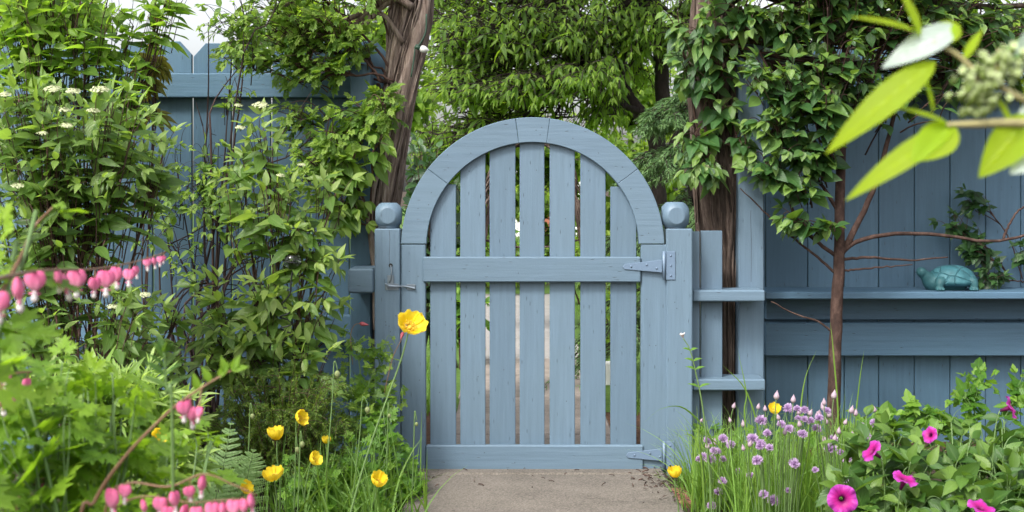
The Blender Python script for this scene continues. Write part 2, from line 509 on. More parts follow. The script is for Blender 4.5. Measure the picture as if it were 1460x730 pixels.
def mat_ground(name, c1, c2, c3, s1=40, s2=3, bump=.6, dist=.01, rough=.9, speck=None):
    k = NT(name); p = k.coord()
    a = k.noise(s1, 6, p, .7); b_ = k.noise(s2, 4, p)
    col = k.ramp(a, [(.3, c1), (.5, c2), (.72, c3)])
    col = k.mix(k.ramp(b_, [(.4, (0, 0, 0)), (.65, (.6, .6, .6))]), col, c1)
    if speck:
        dk = k.noise(2.3, 6, k.coord((1, 2.4, 1)), .7)
        col = k.mix(k.ramp(dk, [(.45, (0, 0, 0)), (.68, (.6, .6, .6))]), col, tuple(x * .55 for x in c1))
        cr = k.n('ShaderNodeTexVoronoi', {'Vector': k.n('ShaderNodeVectorMath', {0: p, 1: k.n('ShaderNodeTexNoise', {'Scale': 5.0, 'Vector': p}).outputs[1]}, operation='ADD').outputs[0], 'Scale': 1.1}, feature='DISTANCE_TO_EDGE').outputs[0]
        col = k.mix(k.ramp(cr, [(.002, (.7, .7, .7)), (.006, (0, 0, 0))]), col, (.03, .025, .02, 1))
        vo = k.n('ShaderNodeTexVoronoi', {'Vector': p, 'Scale': speck[0]}).outputs[1]
        vo = k.n('ShaderNodeRGBToBW', {0: vo}).outputs[0]
        vo = k.ramp(vo, [(0, (.15, .15, .15)), (1, (1, 1, 1))])
        col = k.mix(speck[1], col, k.mix(1, vo, (.5, .45, .38, 1), 'MULTIPLY'))
    bm = k.n('ShaderNodeBump', {'Strength': bump, 'Distance': dist, 'Height': a}).outputs[0]
    return k.surf(k.n('ShaderNodeBsdfPrincipled', {'Base Color': col, 'Roughness': rough, 'Specular IOR Level': .25, 'Normal': bm}).outputs[0])


PV = mat_paint('blue_paint_upright', (70, 70, 4))
PH = mat_paint('blue_paint_level', (4, 70, 70))
PF = mat_paint('blue_paint_fence', (70, 70, 4), (.073, .14, .205), 1.0)
PFH = mat_paint('blue_paint_fence_rail', (4, 70, 70), (.082, .156, .23), .9)
HARD = mat_plain('painted_hardware', (.13, .19, .27), .4, .0, .15, 120, .3)
STEEL = mat_plain('dull_steel', (.2, .24, .28), .4, .7, .2, 150, .2)
VBARK = mat_bark('vine_bark', (.09, .065, .055), (.25, .195, .17), (.46, .39, .35), (60, 60, 9), 1.0, .012)
VBARK2 = mat_bark('vine_bark_brown', (.03, .022, .018), (.09, .066, .055), (.2, .16, .14), (60, 60, 9), 1.0, .01)
TBARK = mat_bark('young_tree_bark', (.022, .013, .011), (.05, .029, .024), (.125, .08, .066), (45, 45, 26), .9, .005)
DBARK = mat_bark('dark_tree_bark', (.012, .009, .008), (.035, .025, .022), (.07, .055, .05), (30, 30, 12))
TWIG = mat_bark('brown_twig', (.035, .02, .017), (.07, .04, .033), (.12, .075, .06), (40, 40, 12), .4, .002)
GSTEM = mat_plain('green_stem', (.11, .19, .055), .5, 0, .2, 80)
RSTEM = mat_plain('reddish_stem', (.19, .10, .05), .5, 0, .2, 80)

LF_VIB = mat_leaf('shrub_leaf', (.05, .105, .022), (.115, .205, .045), (.25, .36, .09), .4, .33)
LF_BRIGHT = mat_leaf('bright_leaf', (.065, .135, .018), (.14, .25, .032), (.26, .39, .06), .5)
LF_ROSE = mat_leaf('small_leaf', (.05, .11, .018), (.12, .22, .036), (.26, .37, .07), .45, .33)
LF_WEI = mat_leaf('lance_leaf', (.055, .115, .025), (.13, .225, .05), (.28, .37, .1), .42, .32)
LF_DARK = mat_leaf('dark_leaf', (.012, .035, .012), (.025, .07, .02), (.05, .12, .028), .25, .35, .5)
LF_VINE = mat_leaf('vine_leaf', (.02, .06, .018), (.05, .125, .035), (.16, .26, .05), .3, .35, .5)
LF_CHERRY = mat_leaf('cherry_leaf', (.045, .1, .013), (.1, .19, .022), (.22, .33, .04), .6, .38)
LF_FAR = mat_leaf('far_leaf', (.06, .13, .015), (.14, .24, .026), (.26, .36, .045), .55, .5)
LF_HEART = mat_leaf('cut_leaf', (.075, .155, .014), (.155, .285, .022), (.25, .39, .032), .42, .45, .4, .1)
LF_LILY = mat_leaf('pale_leaf', (.09, .18, .025), (.2, .33, .06), (.38, .5, .17), .45, .4, .5)
LF_LOW = mat_leaf('low_leaf', (.04, .115, .014), (.1, .23, .026), (.19, .33, .04), .4)
LF_PET = mat_leaf('soft_grey_leaf', (.02, .06, .01), (.055, .135, .02), (.15, .25, .04), .3, .42, .5, .12)
LF_FERN = mat_leaf('fern_leaf', (.12, .22, .08), (.2, .32, .12), (.28, .4, .18), .35)
LF_JUN = mat_leaf('juniper_needle', (.014, .036, .007), (.055, .11, .015), (.22, .31, .045), .25, .6, .3, 0)
LF_SPR = mat_leaf('spruce_needle', (.05, .11, .04), (.1, .19, .07), (.17, .28, .09), .15, .6, .3, 0)
LF_CHIVE = mat_leaf('chive_blade', (.06, .14, .022), (.14, .27, .04), (.25, .38, .06), .35, .4, .5, 0)
LF_GRASS = mat_leaf('grass_blade', (.05, .12, .015), (.1, .2, .025), (.17, .28, .04), .3, .5, .4, 0)
LF_RED = mat_leaf('red_young_leaf', (.12, .17, .03), (.2, .2, .045), (.3, .2, .07), .45)
LF_NEAR = mat_leaf('near_leaf', (.18, .27, .01), (.3, .42, .012), (.36, .48, .015), .6, .45, .35, .3)
LF_SILVER = mat_leaf('near_leaf_pale', (.3, .38, .33), (.36, .43, .4), (.42, .5, .46), .3, .35, .6, .1, (1, 1, 1, 1))
YEL = mat_petal('poppy_petal', (.78, .46, .01), (.86, .64, .012), .35, (.88, .72, .06))
YELC = mat_plain('poppy_stamens', (.75, .5, .05), .7)
PINK = mat_petal('bleeding_heart_petal', (.66, .1, .26), (.78, .24, .41), .3, (.85, .5, .6))
PWHITE = mat_petal('white_petal', (.8, .74, .74), (.82, .78, .76), .4)
CREAM = mat_petal('cream_floret', (.45, .52, .25), (.62, .64, .42), .3)
LILAC = mat_petal('chive_floret', (.4, .22, .45), (.6, .42, .66), .4, (.74, .6, .78))
LBUD = mat_petal('chive_bud', (.4, .4, .28), (.64, .5, .58), .4, (.66, .48, .6))
MAG = mat_petal('petunia_petal', (.05, .003, .03), (.55, .015, .27), .35, (.5, .06, .46), .5, 47.0)
BUDG = mat_plain('poppy_bud', (.2, .24, .09), .7, 0, .3, 150, .6)
BLACK = mat_plain('black_iron', (.02, .022, .022), .4, .3)

# ---------------------------------------------------------------- the setting
rng0 = np.random.default_rng(1)


def sheet(name, x0, x1, y0, y1, z, mat, nx=1, ny=1, amp=0.0, edge=None, seed=3):
    r = np.random.default_rng(seed)
    xs = np.linspace(x0, x1, nx + 1); ys = np.linspace(y0, y1, ny + 1)
    X, Y = np.meshgrid(xs, ys)
    Z = np.full(X.shape, float(z)) + (r.normal(0, 1, X.shape) * amp if amp else 0)
    if edge: X = X + edge * np.sin(Y * 7 + X * 3) * r.uniform(.3, 1, X.shape)
    i = np.arange(ny)[:, None] * (nx + 1) + np.arange(nx)[None]
    q = np.stack([i, i + 1, i + nx + 2, i + nx + 1], -1).reshape(-1, 4)
    a = Acc(); a.add(np.stack([X, Y, Z], -1).reshape(-1, 3), [q])
    return a.build(name, mat, None, False, kind='structure')


SOIL = mat_ground('soil', (.025, .017, .011), (.06, .042, .028), (.12, .09, .06), 45, 4, 1, .02)
LAWN = mat_ground('lawn_turf', (.05, .10, .018), (.09, .17, .03), (.14, .24, .045), 60, 2, .8, .02)
CONC = mat_ground('brown_concrete', (.075, .063, .054), (.125, .106, .091), (.195, .17, .15), 190, 5, .7, .004, .85, (230, .25))
CONC2 = mat_ground('grey_concrete', (.2, .165, .145), (.28, .24, .215), (.36, .32, .29), 150, 3, .4, .003, .85, (200, .15))
PALE = mat_ground('pale_paving', (.2, .19, .18), (.27, .255, .245), (.34, .325, .31), 90, 2, .3, .003, .8)
MULCH = mat_ground('bark_mulch', (.06, .03, .018), (.16, .085, .05), (.27, .16, .1), 70, 9, 1, .03)

sheet('ground', -300, 300, -60, 500, 0.0, SOIL)
sheet('lawn', -30, 30, 1.2, 60, 0.006, LAWN)
sheet('mulch', -6, 6, .3, 1.2, 0.004, MULCH)


def slab_path(name, mat, rows, z, th, gap):
    """rows: (x0,x1,y0,y1) slabs with a chamfered edge"""
    a = Acc(); r = np.random.default_rng(5)
    for (x0, x1, y0, y1) in rows:
        box(a, x0, x1, y0 + gap, y1 - gap * 1.6, -.06, z + r.uniform(-.0015, .0015), th, (0, 0, r.uniform()))
    return a.build(name, mat, None, False, kind='structure')


slab_path('path', CONC, [(-.335, .52, -1.6, -.085), (-.335, .52, -.085, .075), (-.34, .53, -3.2, -1.6), (-.34, .53, -5.5, -3.2), (-.34, .53, -9, -5.5)], .022, .012, .004)
slab_path('far_path', CONC2, [(-.24, .40, .08, .62), (-.24, .40, .62, 1.55), (-.25, .40, 1.55, 2.9)], .02, .008, .006)
slab_path('paved_path', PALE, [(-.3 + .24 * i, -.3 + .24 * (i + 1) - .01, 2.92 + .5 * j, 2.92 + .5 * (j + 1) - .01) for i in range(3) for j in range(9)], .018, .006, .003)

# grass on the lawn
a = Acc()
P = np.stack([rng0.uniform(-3, 3, 14000), 1.1 + 8 * rng0.uniform(0, 1, 14000) ** 1.5, np.zeros(14000)], 1)
P = P[(P[:, 0] < -.36) | (P[:, 0] > .5)]
blades(a, rng0, P, rng0.uniform(.04, .09, len(P)), .35, .003, 4)
a.build('grass', LF_GRASS, None, kind='stuff')

# fallen twigs and leaf bits beside the path and under the gate
a = Acc(); rg = np.random.default_rng(8)
for i in range(90):
    x = rg.choice([rg.normal(.47, .05), rg.normal(-.32, .05), rg.uniform(-.3, .5)], p=[.6, .2, .2])
    p = np.array([x, rg.uniform(-.3, .05), .026]); an = rg.uniform(0, 3.14); l = rg.uniform(.005, .026)
    d = np.array([math.cos(an), math.sin(an), rg.uniform(0, .25)])
    tube(a, np.array([p, p + d * l * .5 + [0, 0, .002], p + d * l]), rg.uniform(.0008, .002), 4, rg.uniform())
for i in range(90):
    x = rg.normal(.53, .05); place(a, LOW, [[x, rg.uniform(-.5, -.02), .027]], [rg.normal(0, 1, 3) * [1, 1, .2]], [[0, 0, 1]], rg.uniform(.008, .03), .008)
a.build('litter', TWIG, None, kind='stuff')

# ---------------------------------------------------------------- the gate
sg = S(0)


def gx(px): return (px - CX) / sg


def gz(py): return H - (py - HY) / sg


rg = np.random.default_rng(21)
gate = thing('garden_gate', 'closed slate blue wooden gate with rounded arched top and vertical pickets', 'gate', (gx(760), 0, 0))
AX, AZ, RO, RI = gx(759.5), gz(352), 187.5 / sg, 151.5 / sg


def nails(acc, pts, y, r=.0019):
    for (x, z) in pts[::2]:
        an = np.linspace(0, 6.283, 8, endpoint=False)
        V = np.stack([x + np.cos(an) * r, np.full(8, y), z + np.sin(an) * r], 1)
        acc.add(V, [[np.arange(8)]], (1, 0, 0))


for (x0, x1) in ((572, 607), (914, 951)):
    a = Acc(); box(a, gx(x0), gx(x1), -.004, .034, gz(671), gz(348.5), .003, (0, 0, rg.uniform()))
    nails(a, [(gx(rg.uniform(x0 + 8, x1 - 8)), gz(y)) for y in rg.uniform(360, 660, 7)], -.0046)
    a.build('stile', PV, gate, False)
segs = [(180, 143), (143, 97.5), (97.5, 82.5), (82.5, 37), (37, 0)]
for i, (a0, a1) in enumerate(segs):
    g = .0004 / RO
    t = np.radians(np.linspace(a0, a1, 14)); t[0] -= g; t[-1] += g
    outer = [(AX + RO * math.cos(k), AZ + RO * math.sin(k) * .985) for k in t]
    inner = [(AX + RI * math.cos(k), AZ + RI * math.sin(k) * .985) for k in t[::-1]]
    lo = gz(347.5)
    if a0 == 180: outer[0] = (gx(572), lo); inner[-1] = (gx(608), lo)
    if a1 == 0: outer[-1] = (gx(947), lo); inner[0] = (gx(911), lo)
    poly = (outer + inner)[::-1]
    a = Acc(); prism(a, poly, -.006, .036, .0016, (0, 0, rg.uniform()))
    nails(a, [(AX + r_ * math.cos(k), AZ + r_ * math.sin(k)) for k, r_ in zip(np.radians(rg.uniform(a1 + 3, a0 - 3, 5)), rg.uniform(RI + .02, RO - .02, 5))], -.0066)
    a.build('arch_segment', PH, gate, False)
for (x0, x1) in ((613, 650), (656, 692), (698, 735), (741, 776.5), (784, 820), (828, 864), (871, 908)):
    a = Acc()
    xm = gx((x0 + x1) / 2)
    dz = max(0, (RO - .045) ** 2 - (abs(xm - AX) + .035) ** 2) ** .5
    zt = AZ + dz * .985
    box(a, gx(x0), gx(x1), .014, .033, gz(664), zt, .002, (0, 0, rg.uniform()))
    nails(a, [(gx(rg.uniform(x0 + 6, x1 - 6)), gz(y)) for y in rg.uniform(240, 625, 4)], .0134)
    a.build('picket', PV, gate, False)
for nm, x0, x1, y0, y1 in (('middle_rail', 603, 913.2, 366, 402), ('bottom_rail', 607.6, 917, 634, 670)):
    a = Acc(); box(a, gx(x0), gx(x1), -.016 if nm == 'middle_rail' else -.013, .0135, gz(y1), gz(y0), .004, (0, 0, rg.uniform()))
    nails(a, [(gx(x), gz((y0 + y1) / 2 + rg.uniform(-8, 8))) for x in rg.uniform(615, 905, 6)], -.0166 if nm == 'middle_rail' else -.0136)
    a.build(nm, PH, gate, False)
for (yc, xt, ph0, ph1, px1) in ((379, 887, 358, 398.5, 962), (647, 892, 628, 668, 960.5)):
    a = Acc(); yb = -.0172 if yc < 500 else -.0142
    pts = [(gx(xt), gz(yc + 1)), (gx(xt + 3), gz(yc + 4.5)), (gx(943), gz(yc + 9)), (gx(943), gz(yc - 9)), (gx(xt + 3), gz(yc - 3)),]
    prism(a, pts, yb - .0028, yb, .0008)
    h = a.build('hinge', HARD, gate, False)
    a = Acc(); box(a, gx(949), gx(px1), -.0155, -.0125, gz(ph1), gz(ph0), .0008); a.build('leaf_plate', HARD, h, False)
    a = Acc(); tube(a, np.array([[gx(946), -.017, gz(ph1)], [gx(946), -.017, gz(ph0)]]), .0055, 10); a.build('barrel', HARD, h)
    for (x, y) in ((xt + 12, yc + .5), (xt + 34, yc - 2), (xt + 48, yc + 3)):
        a = Acc(); p = np.array([gx(x), yb - .0045, gz(y)]); tube(a, np.array([p, p + [0, .003, 0]]), .0036, 8); a.build('screw', HARD, h)
    for fy in (.15, .5, .85):
        a = Acc(); p = np.array([gx((949 + px1) / 2), -.0172, gz(ph0 + (ph1 - ph0) * fy)]); tube(a, np.array([p, p + [0, .003, 0]]), .0034, 8); a.build('screw', HARD, h)


def cap_mesh(acc, c, ahalf, R):
    n, m = 110, 160
    th = np.linspace(.001, math.pi - .001, n)[:, None]; ph = np.linspace(0, 2 * math.pi, m, endpoint=False)[None]
    d = np.stack(np.broadcast_arrays(np.sin(th) * np.cos(ph), np.sin(th) * np.sin(ph), np.cos(th)), -1)
    r = np.minimum(R, ahalf / np.abs(d).max(-1))
    V = (d * r[..., None]).reshape(-1, 3) + c
    i = np.arange(n - 1)[:, None] * m; j = np.arange(m)[None]; j2 = (j + 1) % m
    acc.add(V, [np.stack([i + j, i + m + j, i + m + j2, i + j2], -1).reshape(-1, 4)], (0, 0, .6))


for (x0, x1, lab, capx) in ((534.5, 571, 'square blue gate post with the latch, at the ivy covered side', 553), (949.5, 987, 'square blue gate post carrying the two strap hinges', 964)):
    cxp = gx((x0 + x1) / 2)
    p = thing('gate_post', lab, 'post', (cxp, .045, 0), 'posts of the garden gate')
    a = Acc(); box(a, gx(x0), gx(x1), -.012, .08, -.1, gz(326), .004, (0, 0, rg.uniform()))
    nails(a, [(gx(rg.uniform(x0 + 6, x1 - 6)), gz(y)) for y in rg.uniform(345, 650, 9)], -.0126)
    if x0 < 600:
        V = []
        zz = np.linspace(gz(328), gz(376), 12); xx = gx(556) + np.cumsum(np.random.default_rng(4).normal(0, .0006, 12))
        V = np.concatenate([np.stack([xx - .0007, np.full(12, -.0126), zz], 1), np.stack([xx + .0007, np.full(12, -.0126), zz], 1)])
        i = np.arange(11); a.add(V, [np.stack([i, i + 12, i + 13, i + 1], 1)[:, ::-1]], (1, 0, 0))
    a.build('shaft', PV, p, False)
    a = Acc(); cz = gz(307.5)
    cap_mesh(a, np.array([gx(capx), .034, cz]),   .0455 * (1.02 if x0 > 900 else .97), .0532 * (1.02 if x0 > 900 else .97))
    tube(a, np.array([[gx(capx), .034, gz(326.5)], [gx(capx), .034, gz(318)]]), .037, 24, .6)
    o = a.build('ball_cap', PV, p)
    if x0 < 600:
        a = Acc()
        box(a, gx(553), gx(562), -.0165, -.013, gz(411), gz(392), .0008)
        box(a, gx(550), gx(569), -.0155, -.0128, gz(413), gz(404), .0008)
        tube(a, smooth_path([[gx(550), -.02, gz(404)], [gx(556), -.03, gz(407)], [gx(566), -.02, gz(409)]], 8), .0028, 8)
        l = a.build('latch_catch', STEEL, p, False)
        a = Acc(); tube(a, smooth_path([[gx(557.5), -.014, gz(378)], [gx(559), -.02, gz(386)], [gx(558), -.02, gz(396)], [gx(556), -.018, gz(402)]], 10), .0022, 6)
        a.build('pull_wire', STEEL, l)
        a = Acc(); tube(a, np.array([[gx(557.5), -.0138, gz(378)], [gx(557.5), -.0122, gz(378)]]), .007, 12); a.build('wire_hole', BLACK, p, False)
# latch bar on the gate
a = Acc()
tube(a, smooth_path([[gx(554), -.021, gz(406)], [gx(566), -.019, gz(407.5)], [gx(578), -.012, gz(408)], [gx(592), -.0105, gz(411)]], 12), np.linspace(.003, .0036, 12), 8)
box(a, gx(580), gx(592.5), -.008, -.004, gz(413), gz(405), .0008)
a.build('latch_bar', STEEL, gate, False)

# ---------------------------------------------------------------- fences
YL = .33; sl = S(YL)


def lx(px): return (px - CX) / sl


def lz(py): return H - (py - HY) / sl


rg = np.random.default_rng(31)
fl = thing('garden_fence', 'weathered blue board fence with dog eared tops behind the shrubs', 'fence', (lx(270), YL, 0), 'blue board fences')
a = Acc(); x = lx(554); w = .1395
while x > lx(-260):
    zt = lz(60.5) + rg.uniform(-.006, .006); c = .045; y0 = YL + rg.uniform(0, .003)
    prism(a, [(x, -.02), (x, zt - c * 1.1), (x - c, zt), (x - w + c, zt), (x - w, zt - c * 1.1), (x - w, -.02)], y0, y0 + .018, .002, (0, 0, rg.uniform()))
    x -= w + .005 + rg.uniform(0, .002)
a.build('board_panel', PF, fl, False)
for nm, y0, y1, xr in (('top_rail', 106, 140, 530), ('low_rail', 448, 487, 536)):
    a = Acc(); box(a, lx(-260), lx(xr), YL - .042, YL - .002, lz(y1), lz(y0), .003, (0, 0, rg.uniform())); a.build(nm, PFH, fl, False)
a = Acc(); box(a, W(500, 0, .22)[0], W(530, 0, .22)[0], .2, .285, -.05, lz(96), .004, (0, 0, .3)); a.build('end_post', PF, fl, False)
a = Acc(); box(a, gx(496), gx(533.5), -.006, .19, gz(418), gz(383), .006, (0, 0, .4)); a.build('stub_rail', PH, fl, False)

YR = .55; sr = S(YR)


def rx_(px): return (px - CX) / sr


def rz_(py): return H - (py - HY) / sr


fr = thing('garden_fence', 'blue board fence with a deep ledge where the turtle sits', 'fence', (rx_(1270), YR, 0), 'blue board fences')
a = Acc(); edges = [1092, 1152, 1204, 1253, 1304, 1355, 1405.5, 1456, 1508, 1560, 1612, 1664, 1716]
edges = [1040] + edges
for e0, e1 in zip(edges[:-1], edges[1:]):
    y0 = YR + rg.uniform(0, .004); c = .04; zt = rz_(58) + rg.uniform(-.006, .006)
    X0, X1 = rx_(e0) + .0015, rx_(e1) - .0015
    prism(a, [(X1, -.02), (X1, zt - c), (X1 - c, zt), (X0 + c, zt), (X0, zt - c), (X0, -.02)], y0, y0 + .018, .002, (0, 0, rg.uniform()))
a.build('board_panel', PF, fr, False)


def ybox(nm, px0, px1, py0, py1, y0, y1, mat, par, b=.003, extra=0):
    """a box whose front face (at y0) covers these pixels"""
    s = S(y0); a = Acc()
    box(a, (px0 - CX) / s, (px1 - CX) / s + extra, y0, y1, H - (py1 - HY) / s, H - (py0 - HY) / s, b, (0, 0, rg.uniform()))
    return a.build(nm, mat, par, False)


ybox('shelf', 1091.5, 1460, 416.5, 426.5, .30, .548, PFH, fr, .003, 1.0)
ybox('rail', 1091.5, 1460, 424, 456, .508, .548, PFH, fr, .003, 1.0)
ybox('skirt_board', 1091.5, 1460, 460, 507.5, .47, .506, PFH, fr, .003, 1.0)
ybox('top_rail', 1092, 1460, 104, 134, .508, .548, PFH, fr, .003, 1.0)
s = S(.16); a = Acc()
X0, X1, zt = (1053 - CX) / s, (1089.5 - CX) / s, H + (270 - 62) / s
box(a, X0, X1, .16, .25, -.05, zt, .004, (0, 0, .5))
V = np.array([[(1071 - CX) / s, .1594, H - (y - HY) / s] for y in np.linspace(300, 402, 12)]); V[:, 0] += np.cumsum(rg.normal(0, .001, 12))
VV = np.concatenate([V - [.0008, 0, 0], V + [.0008, 0, 0]]); i = np.arange(11)
a.add(VV, [np.stack([i, i + 12, i + 13, i + 1], 1)], (1, 0, 0))
a.build('end_post', PV, fr, False)

fi = thing('fence_panel', 'narrow blue fence panel with two small ledges beside the hinge post', 'fence', (W(1010, 0, .08)[0], .08, 0))
ybox('board', 983, 997.5, 330, 720, .075, .095, PV, fi, .002)
ybox('board', 999.5, 1030, 329, 690, .085, .105, PV, fi, .002)
ybox('ledge', 987.6, 1091, 414, 430, .03, .158, PH, fi, .004)
ybox('ledge', 987.6, 1091.5, 541, 557, .03, .158, PH, fi, .004)

# ---------------------------------------------------------------- climbing vines with bundled trunks


def bundle(acc, path, widths, n, twist, seed, Yd=.7, nseg=34):
    r = np.random.default_rng(seed); C = smooth_path(path, nseg); t = np.linspace(0, 1, nseg)
    wd = np.interp(t, np.linspace(0, 1, len(widths)), widths)
    if n > 7: tube(acc, C, wd * .3, 10, 0)
    for i in range(n):
        th = 6.283 * i / n + twist * t * r.uniform(.6, 1.3) + np.cumsum(r.normal(0, .07, nseg))
        ro = wd * .42 * r.uniform(.85, 1.12) * (1 + .12 * np.sin(t * r.uniform(8, 18) + r.uniform(0, 6)))
        P = C + np.stack([np.cos(th) * ro, np.sin(th) * ro * Yd, np.zeros(nseg)], 1)
        rad_ = wd * r.choice([.06, .085, .115, .145]) * r.uniform(.8, 1.15) * (1 + .16 * np.sin(t * r.uniform(12, 30) + r.uniform(0, 6)))
        tube(acc, P, rad_, 9, r.uniform(), lump=1 + r.normal(0, .12, (nseg, 9)))
    for i in range(46 if n > 7 else 0):
        th = r.uniform(0, 6.28) + twist * t * r.uniform(.5, 1.5) + np.cumsum(r.normal(0, .06, nseg)); ro = wd * r.uniform(.49, .56)
        P = C + np.stack([np.cos(th) * ro, np.sin(th) * ro * Yd, np.zeros(nseg)], 1)
        k0 = r.integers(0, nseg - 12); k1 = k0 + r.integers(8, nseg - k0)
        tube(acc, P[k0:k1], (wd * r.uniform(.012, .03))[k0:k1], 5, r.uniform(0, 1.3))


Yv = .26
lv_t = thing('climbing_vine', 'thick twisted grey brown vine trunk rising behind the latch post', 'vine', (W(548, 0, Yv)[0], Yv, 0), 'climbing vines flanking the gate')
a = Acc()
q = S(Yv)
bundle(a, [[W(546, 0, Yv)[0], Yv, -.03], W(545, 470, Yv), W(548, 330, Yv), W(560, 220, Yv), W(573, 110, Yv), W(584, 20, Yv), W(592, -70, Yv), W(600, -180, Yv + .1)],
       [26 / q, 24 / q, 35 / q, 37 / q, 45 / q, 53 / q, 55 / q, 46 / q], 13, 3.4, 5)
for pts, r0 in (([(536, 470), (533, 380), (522, 300), (508, 262)], 4.5), ([(541, 420), (528, 330), (533, 270), (545, 235)], 5)):
    tube(a, smooth_path([W(x, y, .2) for x, y in pts], 14), np.linspace(r0, r0 * .5, 14) / q, 7, .8)
for pts, r0 in (([(588, 10), (560, -4), (530, 12), (500, 44), (492, 76)], 6), ([(590, -8), (550, 6), (515, 40), (480, 60)], 5), ([(585, -12), (540, -2), (510, 22), (460, 36), (420, 70)], 5.5),
                ([(592, -20), (550, -30), (480, -20), (400, 10)], 6), ([(575, 60), (545, 20), (520, 30), (498, 78)], 4)):
    tube(a, smooth_path([W(x, y, Yv - .06) for x, y in pts], 16), np.linspace(r0, r0 * .45, 16) / q, 7, .3)
a.build('trunk', VBARK, lv_t)
la, sa = Acc(), Acc()
shrub(51, W(560, 120, Yv), [(395, 40, .1, 70, 45, .12, 46), (460, 25, .1, 70, 40, .12, 46), (350, 70, .08, 40, 40, .1, 16), (430, 95, .1, 70, 34, .1, 44), (500, 60, .12, 40, 30, .08, 14),
                            (400, -40, .1, 120, 40, .2, 40), (520, -50, .1, 80, 40, .2, 24), (515, 165, .08, 42, 30, .08, 34), (470, 200, .05, 44, 40, .1, 34), (410, 170, .05, 44, 30, .1, 18), (440, 240, .0, 40, 30, .1, 16), (548, 150, .06, 22, 26, .06, 12)],
      .075, .85, PINN, la, sa, step=.06, droop=.2, stem_r=.005, start=.25, whorl=2, cam=.5, twig_len=.2, dens=.85)
shrub(52, W(540, 330, .2), [(488, 225, .05, 45, 40, .08, 22), (505, 300, .1, 26, 30, .06, 9), (545, 200, .05, 22, 30, .06, 8), (470, 290, .1, 40, 40, .08, 14)],
      .085, .5, OVATE, la, sa, step=.05, droop=.7, stem_r=.004, cam=.7, twig_len=.16)
la.build('foliage', LF_ROSE, lv_t); sa.build('twigs', TWIG, lv_t)

rv = thing('climbing_vine', 'dark stringy vine trunk with big pointed leaves beside the hinge post', 'vine', (W(1042, 0, .22)[0], .22, 0), 'climbing vines flanking the gate')
a = Acc(); Yq = .24; q = S(Yq)
bundle(a, [[W(1042, 0, Yq)[0], Yq, -.03], W(1042, 480, Yq), W(1040, 380, Yq), W(1034, 300, Yq), W(1026, 200, Yq), W(1020, 90, Yq), W(1018, -20, Yq), W(1030, -140, Yq)],
       [26 / q, 24 / q, 26 / q, 44 / q, 50 / q, 56 / q, 54 / q, 40 / q], 17, 1.6, 9)
bundle(a, [[W(1012, 0, Yq + .04)[0], Yq + .04, -.03], W(1012, 400, Yq + .04), W(1010, 300, Yq + .04), W(1004, 180, Yq + .04), W(1000, 80, Yq + .04), W(1008, -40, Yq + .04)], [24 / q, 30 / q, 36 / q, 34 / q, 40 / q, 30 / q], 8, -1.2, 10)
for pts, r0 in (([(1020, 20), (1070, -10), (1150, 10), (1260, -6), (1400, 10), (1560, 0)], 7), ([(1022, 60), (1070, 50), (1100, 66), (1160, 50)], 5), ([(1025, 0), (1100, -30), (1250, -40), (1450, -30)], 7)):
    tube(a, smooth_path([W(x, y, .15) for x, y in pts], 18), np.linspace(r0, r0 * .5, 18) / q, 7, .2)
a.build('trunk', VBARK2, rv)
la, sa = Acc(), Acc()
shrub(61, W(1030, 60, .15), [(1070, 20, .05, 70, 40, .12, 40), (1150, 25, .05, 70, 45, .15, 44), (1235, 25, .05, 70, 45, .15, 44), (1320, 25, .05, 70, 45, .15, 44), (1400, 30, .05, 70, 50, .15, 44), (1460, 60, .1, 50, 50, .15, 26),
                             (1530, 40, .1, 60, 70, .2, 30), (1240, -60, .05, 220, 50, .25, 90), (1400, -70, .05, 160, 50, .25, 50), (1050, -50, .05, 90, 40, .2, 30),
                             (1110, 90, .34, 60, 34, .08, 30), (1200, 100, .36, 60, 36, .08, 34), (1290, 95, .36, 60, 38, .08, 34), (1380, 95, .36, 60, 36, .08, 34), (1450, 100, .36, 50, 40, .08, 26), (1260, 150, .38, 60, 24, .06, 16), (1130, 140, .34, 60, 26, .06, 16)],
      .072, .62, OVATE, la, sa, step=.05, droop=.45, stem_r=.006, cam=.55, twig_len=.2, young=.4)
shrub(62, W(1020, 200, .2), [(1000, 35, .1, 50, 45, .1, 22), (985, 100, .12, 36, 40, .08, 10), (1020, 150, .14, 36, 40, .06, 9), (990, 195, .12, 36, 30, .06, 9), (1005, 240, .1, 40, 28, .06, 18), (1035, 90, .1, 30, 30, .06, 9), (965, 30, .12, 26, 30, .06, 6), (1060, 200, .1, 30, 40, .06, 9)],
      .085, .5, OVATE, la, sa, step=.055, droop=.75, stem_r=.003, cam=.8, twig_len=.16, young=.5)
la.build('foliage', LF_VINE, rv); sa.build('twigs', TWIG, rv)

# small young tree in front of the right fence
Yt = .08; q = S(Yt)
yt = thing('young_tree', 'slender red brown tree trunk standing in front of the ledge', 'tree', (W(1187, 0, Yt)[0], Yt, 0))
a = Acc()


def limb(pts, r0, r1, Yo=0, k=9, n=22):
    P = smooth_path([W(x, y, Yt + Yo + (dy if (dy := (rest[0] if rest else 0)) else 0)) for x, y, *rest in pts], n)
    P = P + np.random.default_rng(int(abs(pts[-1][0]))).normal(0, .0012, P.shape)
    tube(a, P, np.linspace(r0, r1, n) / q, k, .5)


